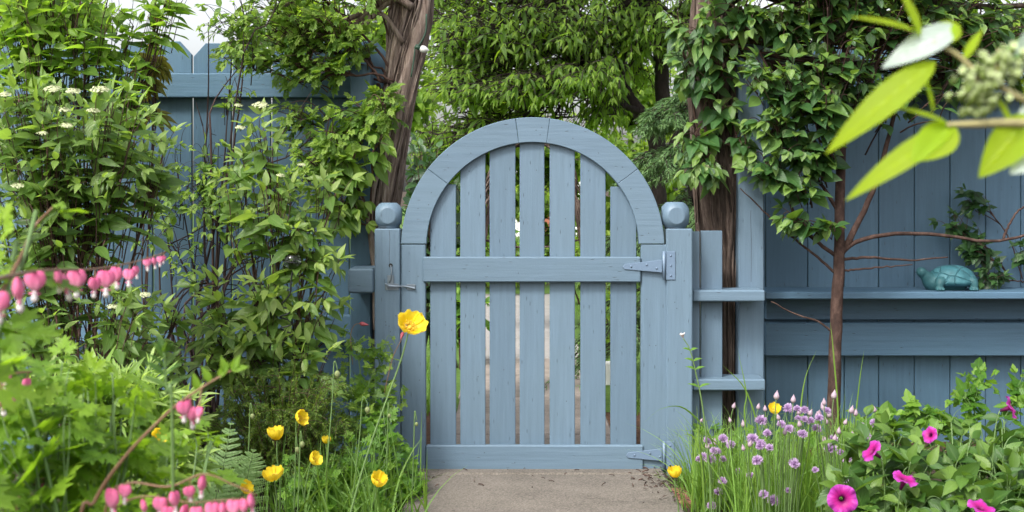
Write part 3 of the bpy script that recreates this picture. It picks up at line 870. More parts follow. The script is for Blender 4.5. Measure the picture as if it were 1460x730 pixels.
tr_path = [(1186, 690), (1189, 560), (1192, 460), (1196, 385), (1197, 340), (1199, 240), (1203, 130), (1208, 20), (1214, -120)]
limb(tr_path, 10.2, 5, n=34, k=12)
limb([(1199, 362), (1212, 340), (1232, 300), (1252, 250), (1268, 190, .05), (1282, 120, .1), (1290, 40, .1)], 5.2, 2.2)
limb([(1198, 362), (1220, 345), (1260, 335), (1310, 333), (1355, 337), (1410, 344), (1450, 338), (1500, 326)], 3.6, 1.6)
limb([(1430, 342), (1438, 322), (1452, 300), (1470, 292)], 2, 1)
limb([(1199, 370), (1240, 367), (1290, 371), (1352, 367)], 2.4, 1)
limb([(1197, 386), (1240, 383), (1300, 377)], 1.9, .8)
limb([(1193, 391), (1165, 366), (1120, 330), (1090, 302), (1056, 268)], 2.2, .8)
limb([(1190, 364), (1160, 340), (1130, 300), (1118, 240), (1110, 180)], 3, 1.4)
limb([(1190, 476), (1165, 458), (1130, 446), (1100, 430)], 1.8, .7)
limb([(1194, 300), (1170, 262), (1140, 230), (1115, 215)], 3, 1)
limb([(1200, 220), (1160, 170), (1110, 120), (1080, 70)], 4, 1.5)
limb([(1200, 200), (1230, 150), (1250, 90), (1260, 20)], 4.5, 2)
limb([(1205, 110), (1180, 60), (1150, 10)], 4, 2)
a.build('trunk', TBARK, yt)
la, sa = Acc(), Acc()
shrub(71, W(1198, 330, Yt), [(1095, 105, -.02, 50, 40, .1, 30), (1150, 140, -.02, 55, 40, .1, 36), (1100, 180, 0, 45, 34, .08, 26), (1150, 205, 0, 50, 34, .08, 26), (1085, 235, 0, 34, 26, .06, 14), (1190, 90, -.02, 55, 50, .12, 30),
                             (1135, 260, 0, 30, 26, .06, 11), (1125, 315, .02, 22, 30, .05, 9), (1225, 130, .05, 40, 40, .1, 16), (1270, 120, .1, 40, 40, .1, 14), (1175, 320, .02, 16, 20, .04, 3), (1370, 100, .1, 50, 40, .1, 10), (1170, -40, 0, 100, 50, .2, 40), (1290, -40, .0, 90, 50, .2, 40)],
      .075, .6, OVATE, la, sa, step=.055, droop=.5, stem_r=.003, cam=.55, twig_len=.15, mains=False)
la.build('crown', LF_VINE, yt); sa.build('twigs', TBARK, yt)

# creeper hanging on the right fence
bushy('creeper', 'small dark green creeper hanging on the boards behind the turtle', 'vine', 81, W(1455, 400, .5),
      [(1385, 275, .46, 18, 16, .03, 8), (1365, 320, .44, 34, 22, .03, 14), (1390, 350, .44, 26, 24, .03, 12), (1405, 385, .42, 30, 24, .03, 14), (1455, 350, .44, 20, 30, .03, 8)],
      LF_DARK, TWIG, .055, .75, VINE, droop=.6, cam=1.0, step=.03, stem_r=.0025, twig_r=.0015, twig_len=.12, lift=.02)

# ---------------------------------------------------------------- turtle figure
TEAL = NT('teal_glaze')
_p = TEAL.n('ShaderNodeTexCoord').outputs['Object']
_n = TEAL.noise(30, 5, _p); _v = TEAL.n('ShaderNodeTexVoronoi', {'Vector': _p, 'Scale': 21.0}, feature='DISTANCE_TO_EDGE').outputs[0]
_g = TEAL.ramp(_v, [(.0, (0, 0, 0)), (.06, (1, 1, 1))])
_c = TEAL.mix(_g, (.02, .09, .11, 1), TEAL.ramp(_n, [(.3, (.014, .075, .09)), (.55, (.03, .125, .15)), (.75, (.065, .19, .22))]))
_b = TEAL.n('ShaderNodeBump', {'Strength': .8, 'Distance': .004, 'Height': TEAL.math('ADD', _g, TEAL.math('MULTIPLY', _n, .4))}).outputs[0]
TEAL = TEAL.surf(TEAL.n('ShaderNodeBsdfPrincipled', {'Base Color': _c, 'Roughness': .65, 'Normal': _b}).outputs[0])
TEAL2 = mat_plain('teal_glaze_skin', (.026, .11, .125), .65, 0, .4, 45, .6)
Yu = .41; su = S(Yu); zs = H - (416.5 - HY) / S(.30) + .001
tx0 = (1357 - CX) / su
tt = thing('turtle_figurine', 'turquoise turtle figurine on the fence ledge', 'figurine', (tx0, Yu, zs))
a = Acc(); n, m = 18, 48
V = []
for i in range(n):
    t = i / (n - 1); rr = math.sin(t * math.pi / 2) ** .8; zz = .026 + .066 * math.cos(t * math.pi / 2) ** .85
    for j in range(m):
        an = 2 * math.pi * j / m
        fl_ = 1 + (.07 if t > .9 else 0)
        V.append((.088 * rr * fl_ * math.cos(an), .07 * rr * fl_ * math.sin(an), zz + .010 * rr * math.cos(an) * -1 * 0 + (.006 * abs(math.cos(an)) ** 2 if t > .8 else 0)))
for j in range(m):
    an = 2 * math.pi * j / m; V.append((.078 * math.cos(an), .06 * math.sin(an), .016))
V = np.array(V) + np.array([tx0, Yu, zs])
i = np.arange(n)[:, None] * m; j = np.arange(m)[None]; j2 = (j + 1) % m
a.add(V, [np.stack([i + j, i + m + j, i + m + j2, i + j2], -1).reshape(-1, 4)])
a.build('shell', TEAL, tt)
a = Acc()
def T3(x, y, z): return np.array([tx0 + x, Yu + y, zs + z])
tube(a, smooth_path([T3(.04, 0, .03), T3(-.05, 0, .03), T3(-.085, -.01, .036), T3(-.107, -.018, .055), T3(-.122, -.022, .066), T3(-.138, -.025, .062)], 22), np.interp(np.linspace(0, 1, 22), [0, .3, .5, .68, .8, .9, 1], [.04, .045, .024, .018, .021, .018, .007]), 16)
for (x, y) in ((-.062, -.055), (.062, -.05), (-.055, .05), (.06, .05)):
    tube(a, smooth_path([T3(x * .75, y * .7, .034), T3(x, y, .03), T3(x * 1.05, y * 1.08, .012), T3(x * 1.02, y * 1.1, .004)], 10), np.array([.02, .021, .0205, .0185, .0165, .015, .014, .015, .015, .006]), 12)
    for k in (-1, 0, 1):
        p = T3(x * 1.02 + k * .011 - .003, y * 1.1 - .012 * np.sign(-y), .0055)
        tube(a, np.array([p + [0, .012, .003], p, p + [-.002, -.008, -.002]]), [.006, .0065, .003], 8)
for s_ in (-1, 1):
    p = T3(-.125, -.022 + s_ * .016, .071); tube(a, np.array([p - [0, .004, 0], p, p + [0, .004, 0]]), [.002, .0045, .002], 8)
o = a.build('body', TEAL2, tt)
md = o.modifiers.new('r', 'REMESH'); md.mode = 'VOXEL'; md.voxel_size = .0022; md.use_smooth_shade = True
md = o.modifiers.new('s', 'SMOOTH'); md.iterations = 3

# ---------------------------------------------------------------- garden stake with a glass ball
Yk = -.42; q = S(Yk)
st = thing('garden_stake', 'black spiral wire plant stake with a clear glass ball on top', 'garden ornament', W(397, 700, Yk) * [1, 1, 0])
c = W(417, 372, Yk)
a = Acc(); base = W(396, 600, Yk); base[2] = 0
pts = [base, W(395, 565, Yk), W(397, 540, Yk), W(403, 490, Yk)]
for i in range(9):
    an = i * 1.9; pts.append(W(408 + 9 * math.cos(an), 478 - i * 5.2, Yk) + [0, .018 * math.sin(an), 0])
pts += [W(413, 420, Yk), W(415, 400, Yk), W(417, 387, Yk)]
tube(a, smooth_path(pts, 90), .0028, 6); a.build('wire_stem', BLACK, st)
gl = NT('clear_glass'); G_ = gl.n('ShaderNodeBsdfPrincipled', {'Base Color': (.9, .96, .93, 1), 'Roughness': .06, 'Transmission Weight': 1.0, 'IOR': 1.45,
     'Normal': gl.n('ShaderNodeBump', {'Strength': .5, 'Distance': .003, 'Height': gl.noise(60, 2, gl.coord())}).outputs[0]}); gl = gl.surf(G_.outputs[0])
a = Acc(); n = 14; th = np.linspace(.01, math.pi - .01, n); tube(a, c + np.stack([0 * th, 0 * th, -np.cos(th) * 12.5 / q], 1), np.sin(th) * 12.5 / q, 20); gb = a.build('glass_ball', gl, st)
a = Acc(); t = np.linspace(0, 1, 60); tube(a, c + np.stack([np.cos(t * 20) * np.sin(t * math.pi) * 14 / q, np.sin(t * 20) * np.sin(t * math.pi) * 14 / q, (t * 2 - 1) * -14 / q], 1), .0016, 5); a.build('wire_cage', BLACK, gb)

# string light on the left vine
Yb = .14
sl_ = thing('string_light', 'small white bulb on a green cable on the vine trunk', 'light', W(605, 70, Yb))
a = Acc(); tube(a, smooth_path([W(608, 20, Yb), W(607, 45, Yb), W(599, 62, Yb), W(592, 66, Yb)], 16), .0035, 6)
tube(a, smooth_path([W(592, 66, Yb), W(590, 85, Yb), W(586, 110, Yb)], 8), .003, 6)
tube(a, np.array([W(592, 66, Yb), W(599, 69, Yb)]), .0085, 8); a.build('cable', mat_plain('green_cable', (.02, .06, .035), .5), sl_)
a = Acc(); t = np.linspace(0, 1, 10); P = W(599, 69, Yb) + (W(612, 72, Yb) - W(599, 69, Yb)) * t[:, None]
tube(a, P, np.array([.007, .011, .0125, .013, .0125, .0115, .0095, .007, .004, .001]), 12); a.build('bulb', mat_plain('frosted_bulb', (.75, .75, .72), .3, 0, .05), sl_)

# ---------------------------------------------------------------- shrubs in front of the left fence


def grd(px, Y):
    p = W(px, 0, Y); p[2] = 0; return p


FLORET = join_tpl([(PETAL, k * 1.2566, .5, (0, 0)) for k in range(5)])


def umbel(seed, rx, n, rz=.25, fs=.011):
    r = np.random.default_rng(seed); a = Acc(); s = Acc()
    an = r.uniform(0, 6.28, n); rr = np.sqrt(r.uniform(0, 1, n)) * rx
    P = np.stack([np.cos(an) * rr, np.sin(an) * rr, rz * rx * (1 - (rr / rx) ** 2) + r.normal(0, .002, n)], 1)
    N = nrm(P * [1, 1, 0] / rx * .7 + [0, 0, 1] + r.normal(0, .25, (n, 3)))
    Dv = np.cross(N, r.normal(0, 1, (n, 3)))
    place(a, FLORET, P, Dv, N, fs, fs, -.3, r.uniform(0, 1, n))
    for p in P[::3]:
        tube(a, bez(np.array([0, 0, -rx * .7]), p * [.5, .5, .2], p, 4), .0009, 3, .2)
    return a.mesh('umbel', CREAM)


UMB = [umbel(s, .034, 70) for s in (1, 2, 3)]

vb, tips, _, _ = bushy('viburnum', 'dense shrub of pointed green leaves with flat cream flower heads', 'shrub', 101, grd(120, -.9),
      [(50, 170, -.9, 85, 60, .2, 42), (150, 175, -.85, 85, 50, .2, 44), (55, 250, -.92, 85, 50, .2, 42), (150, 250, -.85, 90, 50, .2, 44), (220, 250, -.8, 40, 40, .12, 10), (60, 340, -.9, 80, 55, .2, 34), (130, 330, -.8, 60, 40, .2, 14), (165, 425, -.9, 70, 36, .15, 20),
       (190, 450, -.95, 45, 30, .15, 12), (70, 440, -.9, 80, 60, .2, 26), (-70, 280, -.9, 70, 160, .2, 40), (30, 120, -.9, 60, 40, .15, 12), (225, 205, -.8, 24, 40, .1, 8)],
      LF_VIB, TWIG, .078, .36, step=.045, droop=.35, cam=.5, stem_r=.0035, twig_r=.0015, twig_len=.2, dens=1.2, spread=1.2)
for i, (x, y, s_) in enumerate([(75, 127, 1), (105, 130, .8), (142, 128, 1), (92, 157, .7), (133, 158, .7), (95, 179, .7), (207, 420, .6), (157, 405, .5), (25, 265, .7), (160, 437, .6), (8, 135, .7), (60, 190, .6)]):
    inst('flower_head', UMB[i % 3], vb, W(x, y, -1.08), nrm([.1, -.35, 1]), s_ * .68, i * 1.3)

bushy('garden_shrub', 'airy bright green shrub filling the top corner beside the sky gap', 'shrub', 111, grd(90, -.15),
      [(40, 20, -.2, 80, 50, .15, 38), (130, 40, -.15, 70, 45, .15, 34), (60, 85, -.2, 80, 40, .15, 30), (170, 95, -.15, 50, 34, .1, 18), (195, 140, -.15, 30, 40, .1, 12), (-50, 60, -.2, 60, 90, .2, 26), (190, 20, -.1, 40, 30, .1, 8), (222, 18, -.1, 22, 22, .06, 6), (250, -12, -.1, 40, 14, .06, 10), (70, -60, -.2, 140, 40, .2, 30)],
      LF_BRIGHT, TWIG, .075, .5, step=.045, droop=.3, stem_r=.005, twig_r=.0016, cam=.5, dens=1.15, spread=1.2)
mp, _, _, _ = bushy('maple_sapling', 'sapling with drooping red tipped fingered leaves in the sky gap', 'tree', 115, grd(205, .1),
      [(228, 36, .05, 10, 8, .03, 2), (212, 75, .05, 12, 14, .04, 2), (216, 100, .05, 14, 14, .04, 3)],
      LF_RED, TWIG, .08, .9, PALM, step=.13, droop=1.1, cam=.9, stem_r=.003, twig_r=.0012, young=.1)
tw = thing('dogwood_shrub', 'bare stemmed dark twiggy shrub fanning up against the blue boards', 'shrub', grd(300, -.05))
la, sa = Acc(), Acc()
dpaths = []
rg = np.random.default_rng(5)
for (x0, y0, x1, y1, r0) in ((275, 470, 330, 60, 4), (290, 480, 245, 200, 3), (300, 480, 400, 180, 4), (260, 440, 430, 330, 3), (280, 460, 420, 380, 3), (290, 450, 180, 250, 3), (330, 470, 470, 300, 3), (250, 460, 215, 250, 2.5),
                             (300, 430, 390, 290, 2.5), (310, 440, 340, 330, 2), (240, 440, 380, 360, 2.4), (245, 460, 350, 410, 2.2), (300, 200, 345, 90, 3), (310, 340, 285, 160, 2.4), (225, 380, 330, 300, 2), (240, 470, 430, 440, 2), (320, 260, 450, 190, 2.2), (262, 560, 285, 430, 4), (300, 600, 310, 420, 4), (270, 600, 250, 430, 3.5), (290, 300, 300, 10, 3), (330, 250, 352, 20, 3), (345, 90, 400, -40, 2)):
    p0, p1 = W(x0, y0, -.05 + rg.uniform(-.15, .1)), W(x1, y1, -.05 + rg.uniform(-.1, .15))
    pb = grd(295 + rg.normal(0, 14), -.05 + rg.normal(0, .03))
    P = smooth_path([pb, pb * [.6, 1, 1] + p0 * [.4, 0, .45], p0, (p0 + p1) / 2 + rg.normal(0, .03, 3) * [1, .4, 1], p1], 24)[::2] + rg.normal(0, .002, (12, 3)); dpaths.append(bez(P[0], P[6], P[11], 30)); tube(sa, P, np.linspace(r0, .7, 12) / 430, 5, rg.uniform())
    for b in range(4):
        s_ = P[rg.integers(6, 12)]; e = s_ + (p1 - p0) * rg.uniform(.08, .22) + rg.normal(0, .04, 3) * [1, .4, 1]
        tube(sa, bez(s_, (s_ + e) / 2 + rg.normal(0, .01, 3), e, 5), np.linspace(.0022, .0009, 5), 4, rg.uniform())
shrub(121, grd(300, -.05), [(330, 50, -.1, 26, 60, .08, 26), (300, 25, -.1, 16, 34, .06, 10), (352, 60, -.1, 22, 60, .08, 18), (400, -30, -.1, 50, 40, .1, 12), (275, 265, -.15, 50, 20, .08, 16), (330, 280, -.2, 50, 22, .08, 22), (290, 300, -.2, 60, 20, .08, 14), (410, 255, -.15, 40, 24, .08, 16),
                            (215, 330, -.15, 30, 40, .08, 6), (340, 370, -.1, 40, 16, .06, 2), (330, 135, -.1, 30, 30, .06, 8), (345, 20, -.1, 20, 40, .06, 10), (260, 190, -.1, 16, 30, .05, 3), (300, 230, -.15, 50, 30, .08, 12), (240, 290, -.2, 40, 30, .08, 10), (310, 340, -.2, 50, 24, .08, 10), (250, 380, -.25, 40, 30, .08, 8)],
      .042, .5, OVATE, la, sa, step=.04, droop=.25, stem_r=.0026, twig_r=.0013, twig_len=.16, cam=.5, dens=1.1, paths=dpaths)
la.build('foliage', LF_ROSE, tw); sa.build('stems', mat_bark('dark_twig', (.015, .01, .011), (.035, .022, .022), (.07, .045, .04), (40, 40, 12), .4, .002), tw)

wg, _, _, _ = bushy('weigela', 'leafy green shrub around the glass ball stake', 'shrub', 131, grd(400, -.3),
      [(375, 185, -.35, 34, 30, .1, 10), (395, 265, -.35, 50, 24, .1, 15), (365, 310, -.3, 45, 30, .1, 14), (430, 330, -.35, 40, 34, .1, 16), (455, 370, -.35, 45, 24, .1, 13), (380, 410, -.35, 50, 30, .1, 18), (445, 440, -.35, 45, 26, .1, 15),
       (370, 470, -.4, 55, 30, .1, 20), (440, 500, -.4, 50, 22, .1, 14), (320, 510, -.4, 40, 26, .1, 12), (340, 240, -.3, 40, 26, .1, 8), (470, 260, -.25, 36, 30, .08, 10), (310, 420, -.35, 40, 30, .1, 10), (300, 470, -.4, 40, 30, .1, 10)],
      LF_WEI, TWIG, .09, .38, step=.06, droop=.45, stem_r=.0035, twig_r=.0016, cam=.6, twig_len=.17, dens=1.2)
for i, (x, y, s_) in enumerate([(371, 150, 1.0), (343, 182, .6), (430, 235, .5), (400, 250, .5), (340, 150, .5)]):
    inst('flower_head', UMB[i % 3], wg, W(x, y, -.48), nrm([.1, -.3, 1]), s_ * .75, i * .9)

# lower dark leafy shrub behind the bleeding hearts
bushy('evergreen_shrub', 'low dark leafy shrub under the flowering shrub', 'shrub', 141, grd(130, -.6),
      [(60, 490, -.7, 90, 40, .15, 26), (180, 490, -.6, 70, 30, .12, 22), (250, 520, -.5, 60, 40, .12, 16), (120, 530, -.65, 80, 40, .15, 20), (240, 450, -.5, 40, 30, .1, 10)],
      LF_VIB, TWIG, .075, .42, step=.045, droop=.4, stem_r=.005, cam=.5)

# ---------------------------------------------------------------- juniper


def needles(lvacc, stacc, rng, P0, P1, L, n, r=.0016, spread=.7, width=.12, droop=0.0):
    p = bez(P0, (P0 + P1) / 2 + np.array([0, 0, np.linalg.norm(P1 - P0) * .15]), P1, 8)
    tube(stacc, p, np.linspace(r, r * .4, 8), 4, .5)
    t = rng.uniform(.08, 1, n); k = np.minimum((t * 7).astype(int), 6); u = (t * 7 - k)[:, None]
    B = p[k] * (1 - u) + p[k + 1] * u; ax = nrm(p[k + 1] - p[k])
    out = nrm(np.cross(ax, rng.normal(0, 1, (n, 3))))
    Dv = ax * .8 + out * spread + np.array([0, 0, -droop])
    place(lvacc, LOW, B, Dv, rng.normal(0, 1, (n, 3)) + [0, 0, 1], L * rng.uniform(.6, 1.2, n), L * width, .05, np.clip(t * .6 + rng.uniform(-.1, .45, n), 0, 1))


jt = thing('juniper', 'low feathery dark juniper bush behind the yellow poppies', 'shrub', grd(400, -.45))
la, sa = Acc(), Acc(); rg = np.random.default_rng(151); b0 = grd(400, -.45)
for i in range(230):
    hh = rg.uniform(0, 1); tip = W(395 + rg.uniform(-1, 1) * (60 + 60 * hh ** .5), 528 + 140 * hh + rg.normal(0, 5), -.45 + rg.normal(0, .14))
    s0 = b0 + (tip - b0) * rg.uniform(.35, .6); s0[2] = max(.02, s0[2] * 1.0)
    needles(la, sa, rg, s0, tip, .022, 70, .002, .6, .16)
    for b in range(4):
        f = rg.uniform(.45, .95); q0 = s0 + (tip - s0) * f + [0, 0, .02]
        needles(la, sa, rg, q0, q0 + (tip - s0) * .25 * [1, 1, .1] + rg.normal(0, .04, 3) * [1, 1, .35] - [0, 0, .008], .016, 34, .001, .6, .18)
la.build('foliage', LF_JUN, jt); sa.build('stems', TWIG, jt)

# ---------------------------------------------------------------- pale leafy perennial clump
bushy('phlox', 'clump of pale narrow upright leaves behind the pink hearts', 'plant', 161, grd(190, -1.35),
      [(110, 545, -1.4, 70, 30, .12, 26), (190, 550, -1.35, 70, 32, .12, 30), (250, 590, -1.3, 50, 36, .12, 24), (150, 600, -1.35, 80, 40, .12, 26), (260, 650, -1.3, 60, 40, .12, 20), (40, 560, -1.4, 60, 40, .12, 16), (180, 670, -1.35, 90, 40, .12, 22)],
      LF_LILY, GSTEM, .085, .2, LANCE, dens=1.4, step=.028, droop=.05, stem_r=.004, twig_r=.0018, cam=.5, spread=.7, bend=.25, leaf_name='leaves')

# fern
fn = thing('fern', 'pale feathery fern frond arching beside the yellow poppies', 'fern', grd(300, -1.0))


def frond(pts, Y, n=19, wmax=.085):
    la, sa = Acc(), Acc(); rg = np.random.default_rng(int(pts[0][0]))
    C = smooth_path([W(x, y, Y + dy) for x, y, dy in pts], 40); tube(sa, C, np.linspace(.0028, .0006, 40), 5, .5)
    T = nrm(np.gradient(C, axis=0)); view = np.array([0.25, -1, .45])
    for i in range(n):
        f = .16 + .83 * i / (n - 1); k = int(f * 39); p = C[k]; ax = T[k]; sd = nrm(np.cross(ax, view)); nn = nrm(np.cross(sd, ax))
        wl = wmax * (math.sin(min(1, (1 - f) * 1.25 + .04) * math.pi / 2)) * (.6 + .4 * min(1, f * 4))
        for s_ in (-1, 1):
            d = nrm(sd * s_ + ax * .45 + rg.normal(0, .05, 3)); m = 13
            q = np.linspace(.06, 1, m)[:, None] * wl * d + p - nn * (np.linspace(0, 1, m)[:, None] ** 2) * wl * .15
            ll = wl * .15 * (1 - np.linspace(0, 1, m) ** 1.5 * .8) + .002
            s2 = nrm(np.cross(d, nn))
            for z_ in (-1, 1):
                place(la, LOW, q, np.repeat((s2 * z_ + d * .5)[None], m, 0), np.repeat(nn[None], m, 0) + rg.normal(0, .15, (m, 3)), ll, ll * .62 + .001, .1, rg.uniform(.2, 1, m))
    return la, sa


for pts in ([(282, 830, 0), (300, 740, -.02), (318, 665, 0), (330, 600, .05)], [(300, 830, .05), (332, 740, .02), (352, 680, .0), (362, 640, 0)], [(270, 830, 0), (270, 730, 0), (282, 680, .02), (276, 640, .02)]):
    la, sa = frond(pts, -1.0); f_ = la.build('frond', LF_FERN, fn); sa.build('rachis', GSTEM, f_)

# ---------------------------------------------------------------- low bed foliage by the path on the left
bushy('cranesbill', 'fresh green cut leaf ground plant at the left edge of the path', 'plant', 171, grd(510, -.6),
      [(430, 690, -.75, 60, 34, .1, 26), (500, 660, -.6, 60, 34, .12, 26), (560, 650, -.35, 34, 40, .08, 20), (580, 700, -.4, 26, 26, .06, 16), (520, 710, -.7, 70, 30, .1, 26), (450, 730, -.8, 80, 30, .1, 26), (545, 600, -.3, 30, 34, .06, 12), (590, 690, -.35, 20, 20, .05, 8)],
      LF_LOW, GSTEM, .062, .95, TERN, step=.045, droop=.15, stem_r=.003, twig_r=.0013, cam=.55, twig_len=.14, leaf_name='leaves', up=.8)
cb, _, _, _ = bushy('columbine', 'tall leafy stem with a dusky pink bud against the latch post', 'plant', 175, grd(520, -.25),
      [(497, 480, -.28, 20, 18, .04, 5), (505, 540, -.28, 34, 30, .06, 13), (545, 500, -.2, 24, 26, .04, 7), (545, 560, -.22, 28, 34, .05, 10), (500, 600, -.3, 40, 30, .06, 12), (555, 610, -.2, 20, 26, .04, 6)],
      LF_ROSE, GSTEM, .06, .95, TERN, step=.06, droop=.1, stem_r=.0028, twig_r=.0012, cam=.7, twig_len=.12, leaf_name='leaves')
budP = Acc(); t = np.linspace(0, 1, 9); tube(budP, np.stack([t * 0, t * 0, t], 1), np.array([.03, .14, .2, .2, .17, .13, .09, .05, .01]), 8)
PBUDM = mat_petal('pink_bud', (.32, .06, .08), (.42, .1, .12), .2); BUDMESH = budP.mesh('bud', PBUDM)
a = Acc()
for pts in ([(503, 520), (500, 480), (505, 464), (513, 461)], [(548, 560), (560, 510), (572, 485), (575, 474)]): tube(a, smooth_path([W(x, y, -.29) for x, y in pts], 14), .0012, 5)
a.build('flower_stalks', RSTEM, cb)
inst('bud', BUDMESH, cb, W(512, 461, -.28), nrm([1, -.2, -.15]), .034)
inst('bud', BUDMESH, cb, W(575, 473, -.3), nrm([-.2, -.4, -.6]), .03)
# blades between poppies
a = Acc(); rg = np.random.default_rng(177)
n = 300; P = np.array([grd(x, y) for x, y in zip(rg.normal(470, 60, n), rg.uniform(-1.0, -.35, n))])
blades(a, rg, P, rg.uniform(.12, .32, n), .3, .0034, 7)
a.build('poppy_leaf_grass', LF_GRASS, None, kind='stuff', label='thin grassy leaves among the poppy stems')
bpy.data.objects['poppy_leaf_grass'].name = 'grass_tuft'

# ---------------------------------------------------------------- poppies


def poppy_mesh(seed, cup=.8):
    r = np.random.default_rng(seed); a = Acc(); nu, nv = 15, 11
    for k in range(4):
        a0 = k * math.pi / 2 + r.normal(0, .1); sc_ = 1.0 if k % 2 == 0 else .9; ph = r.uniform(0, 6)
        U, Vv = np.meshgrid(np.linspace(-1, 1, nu), np.linspace(0, 1, nv))
        wid = 1.08 * np.clip(Vv, 0, 1) ** .22 * (1 - .12 * Vv ** 6)
        ang = a0 + U * wid
        edge = 1 - .1 * U ** 4 + .045 * np.sin(U * 9 + ph) + .012 * np.sin(U * 21 + ph * 2)
        R_ = Vv * edge * sc_ * (1 - .1 * cup)
        z = cup * (.15 * Vv + .62 * Vv ** 2.2) + .06 * np.sin(U * 7 + ph) * Vv ** 2 + .03 * np.sin(U * 15 + Vv * 6 + ph) * Vv + .02 * (k % 2) + r.normal(0, .008, U.shape)
        R_ = R_ * (1 - .25 * cup * Vv ** 3)
        P = np.stack([np.cos(ang) * R_, np.sin(ang) * R_, z], -1).reshape(-1, 3)
        i = np.arange(nv - 1)[:, None] * nu + np.arange(nu - 1)[None]
        A = np.stack([U * .5 + .5, Vv, np.full(U.shape, r.uniform())], -1).reshape(-1, 3)
        a.add(P, [np.stack([i, i + 1, i + nu + 1, i + nu], -1).reshape(-1, 4)], A)
    return a.mesh('poppy_bloom', YEL)


def poppy_centre(seed=0):
    r = np.random.default_rng(seed); a = Acc()
    t = np.linspace(0, 1, 7); tube(a, np.stack([t * 0, t * 0, .02 + t * .22], 1), np.array([.05, .1, .12, .12, .11, .1, .03]), 10)
    for i in range(46):
        an = r.uniform(0, 6.28); ro = r.uniform(.15, .32)
        p = np.array([math.cos(an) * ro, math.sin(an) * ro, .2 + r.uniform(0, .12)])
        tube(a, np.array([p * [.4, .4, .2], p]), .008, 3); tube(a, np.array([p, p + [0, 0, .05]]), .024, 5)
    return a.mesh('poppy_centre', YELC)


PM = [poppy_mesh(1, .8), poppy_mesh(2, .9), poppy_mesh(3, 1.15), poppy_mesh(4, .8)]; PCM = poppy_centre()
pops = [  # px, py, Y, radius px, mesh, direction, base px, label
    (586, 463, -1.75, 23, 0, (.35, -.62, .6), 445, 'largest wide open yellow poppy nodding in front of the gate'),
    (394, 621, -.95, 15, 2, (-.1, -.1, 1), 400, 'cup shaped yellow poppy upright in front of the dark juniper'),
    (428, 596, -.9, 13, 1, (.8, -.5, .25), 440, 'yellow poppy turned sideways, highest of those before the juniper'),
    (448, 655, -.95, 13, 1, (.75, -.3, .5), 432, 'tilted yellow poppy on a short stem below two buds'),
    (539, 687, -1.0, 15, 2, (.25, -.45, .8), 520, 'yellow poppy cup low among leaves near the path'),
    (390, 678, -1.1, 17, 1, (-.1, -.25, .8), 395, 'half hidden yellow poppy among long leaves at the fern'),
    (350, 696, -1.15, 12, 1, (.5, -.5, .5), 350, 'small yellow poppy beside the fern and pink hearts'),
    (465, 629, -.75, 8, 2, (.1, -.2, 1), 470, 'tiny pale yellow poppy just opening behind the tilted one'),
    (228, 622, -1.5, 13, 1, (.2, -.8, .3), 228, 'orange yellow poppy half hidden by the lobed leaves'),
    (962, 676, -.75, 12, 2, (-.1, -.25, 1), 968, 'lone yellow poppy cup by the hinge post'),
    (1104, 584, -.55, 11, 1, (.1, -.5, .8), 1110, 'yellow poppy rising among the purple chive flowers')]


def stalk(p, d, base, r0, r1, rng, hairy=False, sag=.0):
    p = np.asarray(p, float); L = np.linalg.norm(p - base); d = nrm(d)
    c1 = base + np.array([(p - base)[0] * .1, (p - base)[1] * .1, (p - base)[2] * .45])
    c2 = p - d * L * .16
    t = np.linspace(0, 1, 26)[:, None]
    P = base * (1 - t) ** 3 + 3 * c1 * t * (1 - t) ** 2 + 3 * c2 * t ** 2 * (1 - t) + p * t ** 3
    P = P + np.sin(t * 9 + rng.uniform(0, 6)) * .0025 * np.sin(t * math.pi)
    a = Acc(); tube(a, P, np.linspace(r0, r1, 26), 6, rng.uniform())
    return a


rg = np.random.default_rng(201)
for i, (px, py, Y, r, mi, d, bx, lab) in enumerate(pops):
    q = S(Y); b = grd(bx, Y + .03); p = W(px, py, Y)
    if i == 0: b = W(462, 830, Y); b[2] = 0
    t = thing('poppy', lab, 'flower', b, 'yellow poppies')
    dn = nrm(np.array(d, float)); R_ = 1.3 * r / q
    p0 = p - dn * R_ * .35
    stalk(p0, (dn * .5 + np.array([0, 0, .8])), b, .0026, .0017, rg).build('stem', GSTEM, t)
    bl = inst('bloom', PM[mi], t, p0, dn, R_, rg.uniform(0, 6)); sub('centre', PCM, bl)

